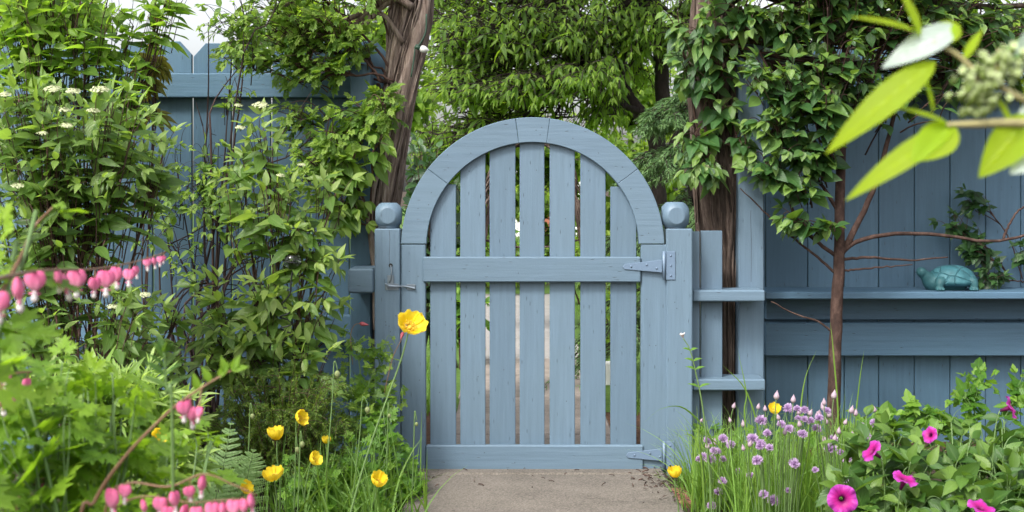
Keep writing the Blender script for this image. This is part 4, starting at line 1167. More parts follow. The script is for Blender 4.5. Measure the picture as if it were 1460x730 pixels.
buds = [(481, 534, -.9, 'fat nodding poppy bud hanging from the tallest hooked stem', 462, 1.3), (360, 594, -.9, 'pale nodding poppy bud hanging in front of the dark juniper', 347, 1.0), (431, 634, -.95, 'poppy bud above its twin under the sideways poppy', 420, 1.1), (424, 642, -.93, 'poppy bud close below its twin under the sideways poppy', 415, 1.1),
        (524, 585, -.85, 'poppy bud held sideways to the path on a bent stem', 495, 1.2), (555, 593, -.6, 'small upright poppy bud against the foot of the latch post', 548, .8), (594, 605, -.6, 'tiny dark nodding poppy bud in front of the gate stile', 583, .8)]
bm = Acc(); t = np.linspace(0, 1, 9); tube(bm, np.stack([t * 0, t * 0, t - .5], 1), np.array([.1, .26, .34, .36, .36, .33, .26, .15, .02]), 10); BUDM = bm.mesh('poppy_bud', BUDG)
for (px, py, Y, lab, bx, s_) in buds:
    b = grd(bx, Y + .03); p = W(px, py, Y); t = thing('poppy_bud', lab, 'flower bud', b, 'poppy buds')
    hook = W(px - (px - bx) * .25, py - 16, Y); q = S(Y)
    P = smooth_path([b, W(bx + (px - bx) * .2, py + 140, Y), W(bx + (px - bx) * .6, py + 40, Y), hook, W(px - 1, py - 12, Y), W(px, py - 5, Y)], 40)
    a = Acc(); tube(a, P, np.linspace(.0022, .0012, 40), 6, .5); a.build('stem', GSTEM, t)
    inst('bud', BUDM, t, p, nrm([.1, -.1, -1]), .017 * s_)

# tall stem with a white bud
a = Acc(); Y = -.75
wb = thing('daisy_bud', 'tall thin stem topped by a tiny white bud before the hinge post', 'flower', grd(1016, Y))
P = smooth_path([grd(1016, Y), W(1012, 680, Y), W(1003, 590, Y), W(994, 540, Y), W(984, 500, Y), W(974, 482, Y)], 36); tube(a, P, np.linspace(.003, .0014, 36), 6, .5); a.build('stem', GSTEM, wb)
a = Acc()
for f in (.55, .66, .72, .8):
    k = int(f * 35)
    for s_ in (-1, 1): place(a, LANCE, [P[k]], [[s_ * .8, -.2, .5]], [[0, -.6, 1]], .045 * (1.3 - f), .011, .3, [.6])
a.build('leaves', LF_LOW, wb)
a = Acc(); rg = np.random.default_rng(9); n = 14; an = rg.uniform(0, 6.28, n)
place(a, PETAL, np.repeat(P[-1][None], n, 0), np.stack([np.cos(an) * .5 - .3, np.sin(an) * .5 - .2, np.ones(n)], 1), np.stack([np.cos(an), np.sin(an), np.zeros(n)], 1) * -1, .016, .009, .1, rg.uniform(0, 1, n)); a.build('petals', PWHITE, wb)

# ---------------------------------------------------------------- bleeding hearts


def heart_meshes():
    n, m = 22, 28
    th = np.linspace(.02, math.pi - .02, n)[:, None]; ph = np.linspace(0, 2 * math.pi, m, endpoint=False)[None]
    x = np.sin(th) * np.cos(ph); y = np.sin(th) * np.sin(ph) * .5; z = np.broadcast_to(np.cos(th), x.shape).copy()
    x = x * np.where(z < 0, 1 - .62 * (-z) ** 1.3, 1.0)
    z2 = z * .95 + .42 * np.abs(x) ** .9 * np.clip(z + .35, 0, 1)
    y = y * (1 - .25 * np.exp(-(x / .12) ** 2))
    a = Acc(); i = np.arange(n - 1)[:, None] * m; j = np.arange(m)[None]; j2 = (j + 1) % m
    A = np.stack(np.broadcast_arrays(.5 + 0 * x, np.clip(.5 - z * .5, 0, 1), .5 + .2 * x), -1).reshape(-1, 3)
    a.add(np.stack([x, y, z2], -1).reshape(-1, 3) * .5, [np.stack([i + j, i + m + j, i + m + j2, i + j2], -1).reshape(-1, 4)], A)
    for s_ in (-1, 1):
        P = smooth_path([[0, 0, -.38], [s_ * .08, 0, -.52], [s_ * .2, 0, -.58], [s_ * .28, 0, -.5]], 8); tube(a, P, np.array([.08, .075, .07, .065, .055, .045, .03, .01]), 6, .6)
    h = a.mesh('heart', PINK)
    a = Acc(); t = np.linspace(0, 1, 10); tube(a, np.stack([t * 0, t * 0, -.40 - t * .6], 1), np.array([.08, .12, .13, .125, .125, .15, .165, .15, .1, .02]), 10, .5)
    return h, a.mesh('inner_petal', PWHITE)


HM, IM = heart_meshes()


def hearts(t, flowers, rng):
    for (px, py, Y, wpx, *sw) in flowers:
        q = S(Y); s_ = wpx / q
        o = inst('flower', HM, t, W(px, py, Y), nrm([rng.normal(0, .1), rng.normal(0, .1), 1]), s_ * 1.25, rng.uniform(-.55, .55))
        sub('inner_petal', IM, o)


def bh(label, seed, base, stems, flowers, blobs, L, leafmat=LF_HEART):
    t = thing('bleeding_heart', label, 'flower', base, 'pink bleeding heart plants'); rg = np.random.default_rng(seed)
    la, sa, pa = Acc(), Acc(), Acc()
    if blobs: shrub(seed, base, blobs, L, 1.0, TERN, la, pa, step=L * .75, droop=.3, stem_r=.0022, twig_r=.0015, cam=.45, twig_len=.15, bend=.2, up=1.0, young=.2)
    if blobs: la.build('leaves', leafmat, t); pa.build('leaf_stalks', GSTEM, t)
    for pts, r0, r1 in stems:
        P = smooth_path(pts, 40); tube(sa, P, np.linspace(r0, r1, 40), 7, .5)
    for (px, py, Y, wpx, *_) in flowers:
        top = W(px, py - wpx * .45, Y); P0 = min((smooth_path(s_[0], 60) for s_ in stems), key=lambda P: np.min(np.linalg.norm(P - top, axis=1)))
        k = np.argmin(np.linalg.norm(P0 - top - [0, 0, .02], axis=1)); tube(sa, bez(P0[k], (P0[k] + top) / 2 + [0, 0, .006], top, 6), .0009, 4)
    sa.build('stems', RSTEM, t)
    hearts(t, flowers, rg)
    return t


# upper spray: near to far away from the camera, left to right
Ya, Yz = -3.32, -2.55


def ys(px): return Ya + (Yz - Ya) * np.clip(px / 235, -.4, 1.1)


fl1 = [(x, y, ys(x), w_) for x, y, w_ in ((-2, 432, 26), (26, 413, 27), (50, 402, 24), (83, 396, 19), (92, 404, 22), (109, 399, 22), (135, 406, 16), (151, 399, 21), (166, 392, 18), (184, 393, 14), (194, 386, 10), (210, 375, 10), (220, 373, 9), (228, 371, 8), (233, 369, 6))]
b = W(-150, 500, -3.2); b[2] = 0
bh('bleeding heart plant with the high arching row of pink hearts', 301, b,
   [([b, W(-120, 600, -3.25), W(-70, 430, -3.3), W(-10, 400, ys(0)), W(60, 386, ys(60)), W(130, 384, ys(130)), W(190, 374, ys(190)), W(236, 360, ys(235))], .0026, .0008),
    ([b, W(-100, 600, -3.2), W(0, 420, -3.1), W(30, 365, -3.05), W(48, 325, -3.0), W(75, 296, -3.0)], .0035, .0012)],
   fl1, [(75, 300, -3.0, 30, 8, .04, 1), (10, 325, -3.05, 24, 10, .05, 2), (-5, 388, -3.1, 40, 6, .06, 2), (-80, 470, -3.1, 50, 50, .1, 4)], .062)
b = W(90, 900, -2.95); b[2] = 0
Yh = -3.0
fl2 = [(262, 583, Yh, 17), (274, 591, Yh + .02, 18), (284, 588, Yh - .02, 13), (268, 576, Yh + .03, 13)]
t2 = bh('bleeding heart plant with one red brown stem leaning across bright lobed leaves', 302, b,
   [([b, W(110, 800, Yh), W(135, 715, Yh), W(175, 655, Yh), W(225, 602, Yh), W(258, 573, Yh), W(300, 545, Yh), W(330, 528, Yh)], .0027, .001)],
   fl2, [(60, 520, -2.75, 70, 24, .1, 6), (150, 560, -2.7, 70, 26, .1, 7), (50, 590, -2.8, 70, 30, .1, 8), (150, 625, -2.65, 80, 34, .1, 9), (240, 650, -2.5, 50, 30, .1, 7), (60, 670, -2.8, 80, 36, .1, 8), (200, 690, -2.65, 70, 30, .1, 8), (20, 530, -2.8, 30, 24, .08, 3), (100, 740, -2.8, 130, 36, .1, 10), (290, 625, -2.35, 30, 18, .08, 3)], .074)
b = W(230, 1000, -2.95); b[2] = 0
fl3 = [(x, y, -3.0, w_) for x, y, w_ in ((160, 712, 24), (178, 701, 16), (205, 722, 15), (228, 720, 17), (249, 712, 18), (270, 702, 14), (288, 690, 18), (240, 732, 16), (262, 731, 17), (280, 733, 16), (303, 728, 18), (318, 727, 17), (333, 724, 18), (347, 722, 17), (358, 716, 17))]
bh('bleeding heart plant with a low row of pink hearts along the bottom edge', 303, b,
   [([b, W(180, 850, -3.0), W(150, 735, -3.0), W(180, 690, -3.0), W(240, 694, -3.0), W(290, 676, -3.0), W(330, 690, -3.0), W(366, 706, -3.0)], .002, .0007),
    ([W(150, 735, -3.0), W(200, 708, -3.0), W(270, 716, -3.0), W(330, 712, -3.0), W(365, 712, -3.0)], .0012, .0005)], fl3, [(210, 770, -2.8, 110, 24, .1, 6)], .065)
b = W(-40, 1000, -2.9); b[2] = 0
fl4 = [(3, 570, -2.9, 20), (17, 566, -2.88, 16), (38, 548, -2.85, 13), (67, 701, -2.8, 19), (60, 716, -2.8, 17), (8, 540, -2.9, 12)]
bh('bleeding heart plant with a few scattered hearts at the edge of the lobed leaves', 304, b,
   [([b, W(-30, 700, -2.9), W(-10, 560, -2.9), W(15, 535, -2.88), W(45, 530, -2.85)], .0035, .001), ([b, W(20, 760, -2.85), W(50, 690, -2.8), W(72, 682, -2.8)], .003, .001)], fl4, [(-40, 620, -2.95, 50, 50, .1, 5)], .065)

Yw = -3.0
ls = thing('leafy_stalk', 'short blurred stalk of narrow grey green leaves above the lobed leaves', 'plant', grd(250, Yw))
P = smooth_path([grd(250, Yw), W(246, 640, Yw), W(238, 560, Yw), W(234, 500, Yw)], 24); a = Acc(); tube(a, P, np.linspace(.0022, .0012, 24), 6, .5); a.build('stem', GSTEM, ls)
a = Acc(); rg = np.random.default_rng(391)
for i, (x, y) in enumerate(((238, 552), (236, 536), (235, 524), (234, 512), (234, 503))):
    for s_ in (-1, 1): place(a, LANCE, [W(x, y, Yw)], [[s_ * (.9 - .12 * i), rg.normal(-.2, .3), .55 + .2 * i]], [[0, -.6, 1]], .03 - .002 * i, .0085, .15, [rg.uniform(.2, .7)])
a.build('leaves', LF_PET, ls)
a = Acc()
for (x, y, dx, dz) in ((300, 545, -.4, .9), (312, 538, .6, .9), (322, 532, -.2, 1), (330, 528, 1, .3), (330, 528, .5, .9), (282, 556, -.2, 1)):
    place(a, OVATE, [W(x, y, -3.0)], [[dx, -.2, dz]], [[.2, -.8, .5]], .02, .009, .2, [.5])
a.build('tip_leaves', LF_HEART, t2)

# ---------------------------------------------------------------- chives


def chive_head(seed):
    r = np.random.default_rng(seed); a = Acc(); n = 150
    k = np.arange(n) + .5; phi = np.arccos(1 - 1.65 * k / n); th = math.pi * (1 + 5 ** .5) * k
    d = np.stack([np.cos(th) * np.sin(phi), np.sin(th) * np.sin(phi), np.cos(phi) * .85], 1)
    place(a, LANCE, d * .25, d + r.normal(0, .15, (n, 3)) + [0, 0, .15], r.normal(0, 1, (n, 3)), r.uniform(.55, .8, n), .26, .0, r.uniform(0, 1, n))
    return a.mesh('chive_flower', LILAC)


CH = [chive_head(s) for s in (1, 2, 3)]
cbm = Acc(); t = np.linspace(0, 1, 10); tube(cbm, np.stack([t * 0, t * 0, t * 2 - .6], 1), np.array([.12, .42, .55, .58, .55, .46, .34, .22, .1, .02]), 10)
CB = cbm.mesh('chive_bud', LBUD)
rgc = np.random.default_rng(401)


def chive(label, base_rng, Yr, n_blades, flowers, budsl, hmax):
    cxp = np.mean(base_rng); b0 = grd(cxp, np.mean(Yr))
    t = thing('chive_clump', label, 'plant', b0, 'flowering chive clumps')
    a = Acc(); P = np.array([grd(rgc.uniform(*base_rng), rgc.uniform(*Yr)) for _ in range(n_blades)])
    blades(a, rgc, P, rgc.uniform(.5, 1, n_blades) ** 1.3 * hmax, .24, .0023, 8)
    a.build('leaves', LF_CHIVE, t)
    flowers = flowers + [(np.clip(rgc.normal((f[0] if (f := flowers[rgc.integers(len(flowers))]) else 0), 16), 990, 1255), f[1] + rgc.normal(4, 16), rgc.uniform(6, 9.5)) for _ in range(9)]
    for k, L_ in (('flower_head', flowers), ('bud', budsl)):
        for (x, y, s_) in L_:
            Y = Yr[0] - .12 + rgc.uniform(-.12, .12); p = W(x, y, Y); b = grd(np.clip(cxp + (x - cxp) * .6, *base_rng), Y + .05)
            d = nrm([(x - cxp) * .002 + rgc.normal(0, .15), rgc.normal(-.1, .1), 1]) if k == 'flower_head' else nrm([rgc.normal(0, .25), rgc.normal(-.1, .2), 1])
            so = stalk(p - d * .004, d, b, .0019, .0013, rgc).build('stalk', GSTEM, t)
            inst(k, CH[rgc.integers(3)] if k == 'flower_head' else CB, so, p, d, (s_ / S(Y)) * (.92 if k == 'flower_head' else .72), rgc.uniform(0, 6))


chive('sparse chive clump with few purple heads nearest the gate', (985, 1050), (-.55, -.25), 300,
      [(1013, 655, 10), (1031, 626, 9), (1030, 686, 8), (1053, 672, 6), (997, 655, 7)], [(1046, 580, 7), (1019, 632, 8), (1009, 637, 8), (1000, 600, 5), (1041, 600, 6), (1060, 606, 8)], .3)
chive('densest chive clump with many lilac heads and the yellow poppy', (1050, 1160), (-.85, -.4), 620,
      [(1073, 626, 11), (1085, 600, 11), (1114, 605, 8), (1080, 657, 10), (1132, 661, 10), (1133, 662, 9), (1103, 714, 11), (1127, 612, 8), (1085, 633, 9), (1124, 583, 10), (1094, 618, 8), (1147, 585, 8), (1155, 600, 8)],
      [(1107, 566, 10), (1131, 571, 9), (1081, 581, 7), (1139, 588, 9), (1091, 584, 7), (1069, 634, 8), (1119, 617, 8), (1060, 640, 7), (1155, 590, 8), (1140, 606, 8), (1110, 596, 7)], .36)
chive('chive clump with pale upright buds below the young tree', (1160, 1250), (-.85, -.35), 480,
      [(1184, 640, 11), (1207, 654, 10), (1218, 700, 9), (1235, 622, 9), (1247, 604, 9), (1168, 596, 8)],
      [(1174, 582, 9), (1182, 592, 9), (1189, 565, 10), (1168, 590, 8), (1178, 602, 8), (1165, 594, 8), (1196, 616, 8), (1214, 586, 9), (1220, 590, 8), (1205, 603, 7), (1176, 628, 8), (1190, 626, 8), (1216, 622, 8), (1175, 575, 8), (1247, 585, 7)], .36)
a = Acc(); rg = np.random.default_rng(407)
P = np.array([[rg.normal(.57, .03), rg.uniform(-.62, -.05), 0] for _ in range(170)])
blades(a, rg, P, rg.uniform(.02, .1, 170), .5, .0022, 6)
P = np.array([[rg.normal(-.37, .03), rg.uniform(-.6, 0), 0] for _ in range(120)])
blades(a, rg, P, rg.uniform(.02, .09, 120), .5, .0022, 6)
a.build('grass', LF_GRASS, None, kind='stuff')
# long arching grass blades at the post
a = Acc(); rg = np.random.default_rng(411)
for pts in ([(1040, 760), (1020, 640), (980, 585), (945, 582), (918, 602)], [(1060, 760), (1040, 660), (1005, 620), (960, 612)], [(1005, 760), (1000, 660), (985, 620), (950, 632)], [(1090, 760), (1085, 640), (1065, 560), (1030, 520)], [(1190, 700), (1195, 600), (1188, 500), (1184, 460)],
            [(1215, 700), (1220, 600), (1226, 540), (1232, 500)], [(1080, 740), (1062, 600), (1064, 560), (1052, 500)], [(1130, 740), (1140, 600), (1148, 540), (1164, 500)]):
    P = smooth_path([W(x, y, -.7) for x, y in pts], 24); P[0, 2] = 0
    w_ = .0034 * np.sin(np.linspace(.5, 3.1, 24)); sd = np.array([.6, -.3, .5])
    V = np.stack([P - sd * w_[:, None], P + [0, -.0012, 0], P + sd * w_[:, None]], 1).reshape(-1, 3); idx = np.arange(72).reshape(24, 3)
    A = np.stack(np.broadcast_arrays(np.array([0, .5, 1.])[None], np.linspace(0, 1, 24)[:, None], np.float64(rg.uniform(.3, .9))), -1).reshape(-1, 3)
    a.add(V, [np.stack([idx[:-1, :-1], idx[:-1, 1:], idx[1:, 1:], idx[1:, :-1]], -1).reshape(-1, 4)], A)
gt = a.build('tall_grass', LF_GRASS, None, base=grd(1060, -.7)); gt['label'] = 'loose tuft of long arching grass blades before the fence panel'; gt['category'] = 'grass'

# ---------------------------------------------------------------- petunias


def petunia_mesh(seed):
    r = np.random.default_rng(seed); a = Acc(); nu, nv = 80, 16
    U, Vv = np.meshgrid(np.linspace(0, 2 * math.pi, nu, endpoint=False), np.linspace(0, 1, nv))
    rr = np.where(Vv < .45, .1 + .12 * (Vv / .45), .22 + .78 * ((Vv - .45) / .55) ** .8)
    lob = 1 + (.09 * np.abs(np.cos(2.5 * U + .3)) - .05) * np.clip((Vv - .5) * 2, 0, 1)
    z = np.where(Vv < .45, -.9 + .8 * (Vv / .45), -.1 + .18 * np.sin((Vv - .45) / .55 * 2.4))
    z = z + .13 * np.sin(5 * U + 1 + seed) * np.clip((Vv - .6) * 2.5, 0, 1) + .05 * np.sin(13 * U + seed) * np.clip((Vv - .7) * 3, 0, 1)
    P = np.stack([np.cos(U) * rr * lob, np.sin(U) * rr * lob, z], -1).reshape(-1, 3)
    col = np.clip((rr - .12) / .88, 0, 1)
    i = np.arange(nv - 1)[:, None] * nu; j = np.arange(nu)[None]; j2 = (j + 1) % nu
    A = np.stack([U / 6.28, col ** .75, np.full(U.shape, .5)], -1).reshape(-1, 3)
    a.add(P, [np.stack([i + j, i + j2, i + nu + j2, i + nu + j], -1).reshape(-1, 4)], A)
    return a.mesh('petunia_flower', MAG)


PT = [petunia_mesh(1), petunia_mesh(2)]
pet = [('petunia plant at the chives with the round dark eyed magenta bloom', 501, grd(1260, -1.4),
        [(1230, 700, -1.45, 50, 40, .1, 14), (1290, 660, -1.35, 50, 40, .1, 16), (1270, 610, -1.2, 45, 30, .1, 13), (1300, 720, -1.5, 60, 30, .1, 14), (1220, 650, -1.3, 34, 30, .08, 7)],
        [(1201, 712, -1.6, 21, (-.15, -1, .15), 0), (1290, 683, -1.55, 19, (.3, -.25, 1), 1), (1243, 643, -1.5, 18, (-.8, -.1, .6), 0), (1326, 620, -1.4, 12, (-.7, -.5, .4), 1)]),
       ('petunia plant of big soft leaves with magenta blooms, under the ledge', 502, grd(1400, -1.4),
        [(1360, 635, -1.2, 60, 36, .1, 20), (1430, 630, -1.15, 50, 40, .1, 18), (1350, 690, -1.45, 60, 40, .12, 18), (1430, 680, -1.4, 60, 50, .12, 20), (1400, 730, -1.55, 70, 30, .1, 14), (1490, 660, -1.3, 50, 70, .1, 14)],
        [(1441, 581, -1.35, 17, (.8, -.35, .35), 0), (1399, 724, -1.75, 19, (.2, -.35, 1), 1)])]
for lab, sd, b, blobs, fls in pet:
    t = thing('petunia', lab, 'flower', b, 'magenta petunia plants'); la, sa = Acc(), Acc()
    shrub(sd, b, blobs, .088, .5, OVATE, la, sa, step=.045, droop=.15, stem_r=.005, twig_r=.0022, cam=.5, twig_len=.15, bend=.25, young=.25)
    rg = np.random.default_rng(sd)
    for (px, py, Y, r, d, k) in fls:
        R_ = r / S(Y); d = nrm(d); p = W(px, py, Y)
        inst('flower', PT[k], t, p, d, R_, rg.uniform(0, 6))
        tube(sa, bez(p - d * R_ * .9, p - d * R_ * 1.8 - [0, 0, .03], b * [.7, .7, 0] + p * [.3, .3, .0], 14), .0016, 5)
    la.build('leaves', LF_PET, t); sa.build('stems', GSTEM, t)

bushy('ground_ivy', 'low green leaves climbing the foot of the ledge fence', 'plant', 511, grd(1400, .2),
      [(1290, 580, .2, 50, 22, .06, 12), (1380, 560, .2, 40, 26, .06, 12), (1400, 535, .25, 30, 18, .04, 8), (1445, 560, .2, 30, 40, .06, 14), (1340, 590, .15, 50, 20, .06, 12), (1240, 600, .2, 40, 26, .06, 8), (1190, 600, .15, 40, 30, .08, 8), (1110, 620, .1, 50, 30, .06, 8), (1010, 620, .02, 20, 20, .04, 4)],
      LF_LOW, GSTEM, .055, .8, VINE, step=.035, droop=.2, stem_r=.002, twig_r=.0012, cam=.9, twig_len=.12)

# brick edging
a = Acc(); p = W(972, 708, -.38)
box(a, p[0] - .035, p[0] + .055, -.46, -.27, -.03, .02, .008)
o = a.build('brick', mat_ground('old_brick', (.12, .055, .04), (.2, .09, .06), (.26, .15, .11), 60, 9, .8, .004), None, False, base=np.array([p[0], -.36, 0]))
o['label'] = 'old orange clay brick lying at the path edge by the hinge post'; o['category'] = 'brick'

# ---------------------------------------------------------------- near branch at the right edge
Yn = -3.5
nb = thing('flowering_branch', 'near blurred branch of yellow green leaves and a budding flower cluster', 'branch', grd(1900, Yn))
a = Acc()
tube(a, smooth_path([grd(1900, Yn), W(1890, 900, Yn), W(1820, 520, Yn), W(1650, 190, Yn), W(1460, 176, Yn), W(1390, 177, Yn), W(1350, 178, Yn)], 40), np.linspace(.007, .0018, 40), 8, .5)
tube(a, smooth_path([W(1700, 240, Yn), W(1560, 190, Yn), W(1460, 142, Yn), W(1400, 108, Yn), W(1362, 76, Yn), W(1330, 60, Yn)], 24), np.linspace(.0032, .0015, 24), 8, .7)
for pts in ([(1440, 132), (1420, 115), (1405, 100)], [(1430, 126), (1420, 90), (1425, 70)], [(1400, 108), (1385, 120), (1378, 135)]):
    tube(a, smooth_path([W(x, y, Yn) for x, y in pts], 6), .0015, 5)
a.build('twigs', mat_plain('pale_twig', (.3, .27, .12), .5, 0, .2, 80), nb)


def near_leaf(base, tip, w, normal, bend, mat, dY=0.0, tipY=0.0):
    a = Acc(); b = W(base[0], base[1], Yn + dY); t = W(tip[0], tip[1], Yn + dY + tipY); L = np.linalg.norm(t - b)
    place(a, OVATE_H, b[None], (t - b)[None], np.array([normal], float), L, w / S(Yn + dY), bend, np.array([.6]))
    return a.build('leaf', mat, nb)


OVATE_H = tpl([(k, .5 * (math.sin(math.pi * k ** .8) ** .8) * (1 - .25 * k) + .004) for k in np.linspace(0.001, .999, 18)], .25)
for args in (((1334, 88), (1176, 208), 50, (.3, -.8, .7), .16, LF_NEAR), ((1366, 38), (1258, 92), 46, (.5, -.7, .6), .1, LF_SILVER), ((1366, 34), (1330, 66), 40, (-.3, -.8, .3), .0, LF_NEAR),
             ((1308, 46), (1212, 15), 26, (.2, -.5, .9), .1, LF_NEAR), ((1312, 52), (1282, -30), 30, (.7, -.7, .2), .1, LF_NEAR), ((1364, 178), (1204, 276), 42, (.2, -.75, .7), .12, LF_NEAR), ((1362, 180), (1300, 233), 60, (-.2, -.9, .4), -.1, LF_NEAR),
             ((1352, 176), (1272, 147), 20, (.2, -.5, .9), .05, LF_NEAR), ((1330, 160), (1318, 100), 18, (.8, -.6, .1), .05, LF_NEAR), ((1470, 165), (1398, 252), 62, (.2, -.9, .5), .1, LF_NEAR), ((1490, 210), (1440, 246), 46, (0, -.9, .5), .1, LF_SILVER),
             ((1500, 30), (1436, 110), 50, (.3, -.9, .3), .1, LF_SILVER), ((1520, 60), (1420, 80), 70, (.2, -.5, .8), .1, LF_LOW), ((1500, 130), (1440, 200), 40, (0, -.9, .5), .1, LF_SILVER)):
    near_leaf(*args)
for args in (((1420, 115), (1452, 60), 20, (.4, -.8, .3), .1, LF_NEAR), ((1440, 176), (1420, 130), 16, (.5, -.8, .2), .1, LF_NEAR), ((1375, 84), (1400, 40), 16, (-.5, -.8, .3), .1, LF_NEAR), ((1480, 178), (1462, 110), 24, (.3, -.8, .4), .1, LF_NEAR)): near_leaf(*args)
rg = np.random.default_rng(600)
a = Acc(); n = 150
ctr = np.array([W(1395 + rg.normal(0, 14), 125 + rg.normal(0, 18), Yn) for _ in range(n)]); ctr[:60] = [W(1425 + rg.normal(0, 13), 88 + rg.normal(0, 12), Yn) for _ in range(60)]
ctr[:, 1] += rg.normal(0, .01, n)
Nn = nrm(rg.normal(0, .6, (n, 3)) + [0, -.8, .5])
place(a, FLORET, ctr, np.cross(Nn, rg.normal(0, 1, (n, 3))), Nn, .0055, .0055, -.4, rg.uniform(0, 1, n))
for p in ctr: 
    t = np.linspace(0, 1, 4); tube(a, p + np.stack([t * .001, t * .004, -t * .005], 1), [.001, .0019, .0018, .0004], 6, rg.uniform(0, .5))
a.build('flower_cluster', mat_petal('green_bud_cluster', (.3, .4, .1), (.5, .6, .27), .35, (.75, .78, .58)), nb)

# ---------------------------------------------------------------- beyond the gate


def tree(name, label, seed, base, blobs, trunk, leaf_mat, bark, L, aspect, T, group='trees beyond the fence', **kw):
    t = thing(name, label, 'tree', base, group); la, sa = Acc(), Acc(); r = np.random.default_rng(seed)
    for pts, r0, r1 in trunk:
        P = smooth_path(pts, 24) + r.normal(0, .006, (24, 3)); tube(sa, P, np.linspace(r0, r1, 24), 10, r.uniform())
    shrub(seed, trunk[0][0][-1], blobs, L, aspect, T, la, sa, **kw)
    la.build('crown', leaf_mat, t); sa.build('trunk', bark, t)
    return t


Yc = 4.2
base = grd(938, Yc)
tree('cherry_tree', 'dark forked cherry tree with drooping narrow leaves above the gate', 701, base,
     [(640, 60, 3.9, 70, 60, .6, 95), (720, 50, 3.8, 80, 60, .7, 100), (810, 50, 3.8, 80, 60, .7, 100), (900, 50, 3.9, 80, 60, .6, 100), (970, 60, 4.2, 50, 60, .5, 50), (660, 130, 3.8, 70, 36, .5, 80), (740, 130, 3.6, 70, 30, .5, 80), (830, 120, 3.6, 70, 34, .5, 80), (900, 110, 4.6, 50, 40, .5, 40),
      (620, 210, 3.9, 40, 44, .4, 50), (690, 185, 3.9, 70, 20, .4, 40), (850, 170, 3.9, 50, 26, .4, 40), (700, -60, 3.8, 140, 60, .9, 110), (880, -60, 3.8, 140, 60, .9, 110), (1010, 20, 4.2, 60, 80, .6, 50), (620, 0, 4.6, 60, 50, .6, 50), (760, 0, 4.8, 120, 40, .6, 80), (900, 0, 4.8, 100, 40, .6, 70)],
     [([base, W(937, 330, Yc), W(936, 250, Yc), W(938, 190, Yc), W(944, 150, Yc), W(940, 80, Yc), W(930, -20, Yc)], .075, .042),
      ([W(938, 196, Yc), W(916, 165, Yc), W(895, 135, Yc), W(872, 92, Yc), W(850, 40, Yc)], .055, .028),
      ([W(938, 260, Yc), W(970, 200, Yc + .2), W(988, 150, Yc + .3), W(985, 80, Yc + .3), W(990, 0, Yc + .3)], .06, .045),
      ([W(915, 160, Yc), W(880, 152, Yc - .2), W(850, 165, Yc - .3)], .025, .008), ([W(890, 128, Yc), W(800, 60, Yc - .3), W(700, 40, Yc - .4), W(620, 60, Yc - .4)], .04, .012)],
     LF_CHERRY, DBARK, .09, .24, LANCE, dens=1.5, step=.075, droop=1.0, stem_r=.02, twig_r=.005, cam=.5, twig_len=.5, lift=.15, bend=.2)

far = [(690, 240, 8.5, 'tall yellow green tree right behind the gate arch', 711, [(640, 220, 8.5, 60, 60, .9, 60), (720, 200, 8.4, 70, 60, .9, 70), (800, 210, 8.4, 70, 60, .9, 70), (700, 100, 8.8, 110, 60, .9, 70), (760, 280, 8.4, 90, 40, .8, 60), (660, 300, 8.5, 50, 40, .8, 50), (690, 370, 8.3, 70, 40, .7, 50), (830, 360, 8.3, 60, 50, .7, 50)]),
       (900, 260, 9.0, 'sunlit tree seen through the fork of the cherry tree', 712, [(870, 230, 9.0, 70, 50, .9, 70), (930, 250, 8.8, 60, 60, .9, 70), (900, 120, 9.2, 90, 60, .9, 60), (980, 150, 9.2, 60, 70, .9, 50), (900, 310, 8.8, 80, 40, .8, 60), (970, 330, 8.8, 60, 60, .8, 60), (890, 370, 8.6, 80, 40, .8, 50)]),
       (480, 200, 7.5, 'light green tree over the fence beside the vine trunk', 713, [(480, 40, 7.5, 60, 70, .8, 60), (420, 20, 7.5, 60, 60, .8, 50), (545, 60, 7.3, 40, 80, .7, 50), (590, 140, 7.4, 50, 80, .7, 50), (470, 160, 7.5, 90, 60, .8, 50), (600, 20, 7.5, 40, 60, .6, 30)]),
       (60, 200, 7.5, 'light green tree over the fence in the far corner', 714, [(30, 30, 7.5, 80, 60, .8, 55), (120, 10, 7.6, 60, 40, .8, 26), (-60, 60, 7.5, 80, 90, .8, 40), (80, 130, 7.5, 110, 40, .8, 40)]),
       (1250, 200, 8.0, 'tall tree hidden behind the ledge fence', 715, [(1180, 0, 8, 110, 80, .9, 60), (1330, 0, 8, 110, 80, .9, 60), (1440, 40, 8, 80, 90, .9, 40), (1090, 60, 8, 70, 90, .9, 50), (1250, 120, 8, 200, 50, .9, 50)])]
for (px, py, Y, lab, sd, blobs) in far:
    b = grd(px, Y)
    tree('leafy_tree', lab, sd, b, blobs, [([b, W(px, 300, Y), W(px + 6, py, Y)], .14, .07)], LF_FAR, DBARK, .17, .5, LEAF4, step=.11, droop=.5, stem_r=.03, twig_r=.006, cam=.5, twig_len=.7, lift=.2, dens=1.9)

bushy('ivy_bush', 'dark glossy bush behind the gate beside the vine trunk', 'shrub', 721, grd(610, 1.2),
      [(600, 230, 1.2, 34, 40, .2, 26), (625, 270, 1.3, 36, 40, .2, 26), (600, 320, 1.2, 40, 50, .2, 28), (590, 400, 1.2, 50, 60, .2, 30), (640, 320, 1.5, 30, 50, .2, 16)],
      LF_DARK, TWIG, .085, .55, step=.06, droop=.5, stem_r=.012, cam=.5)

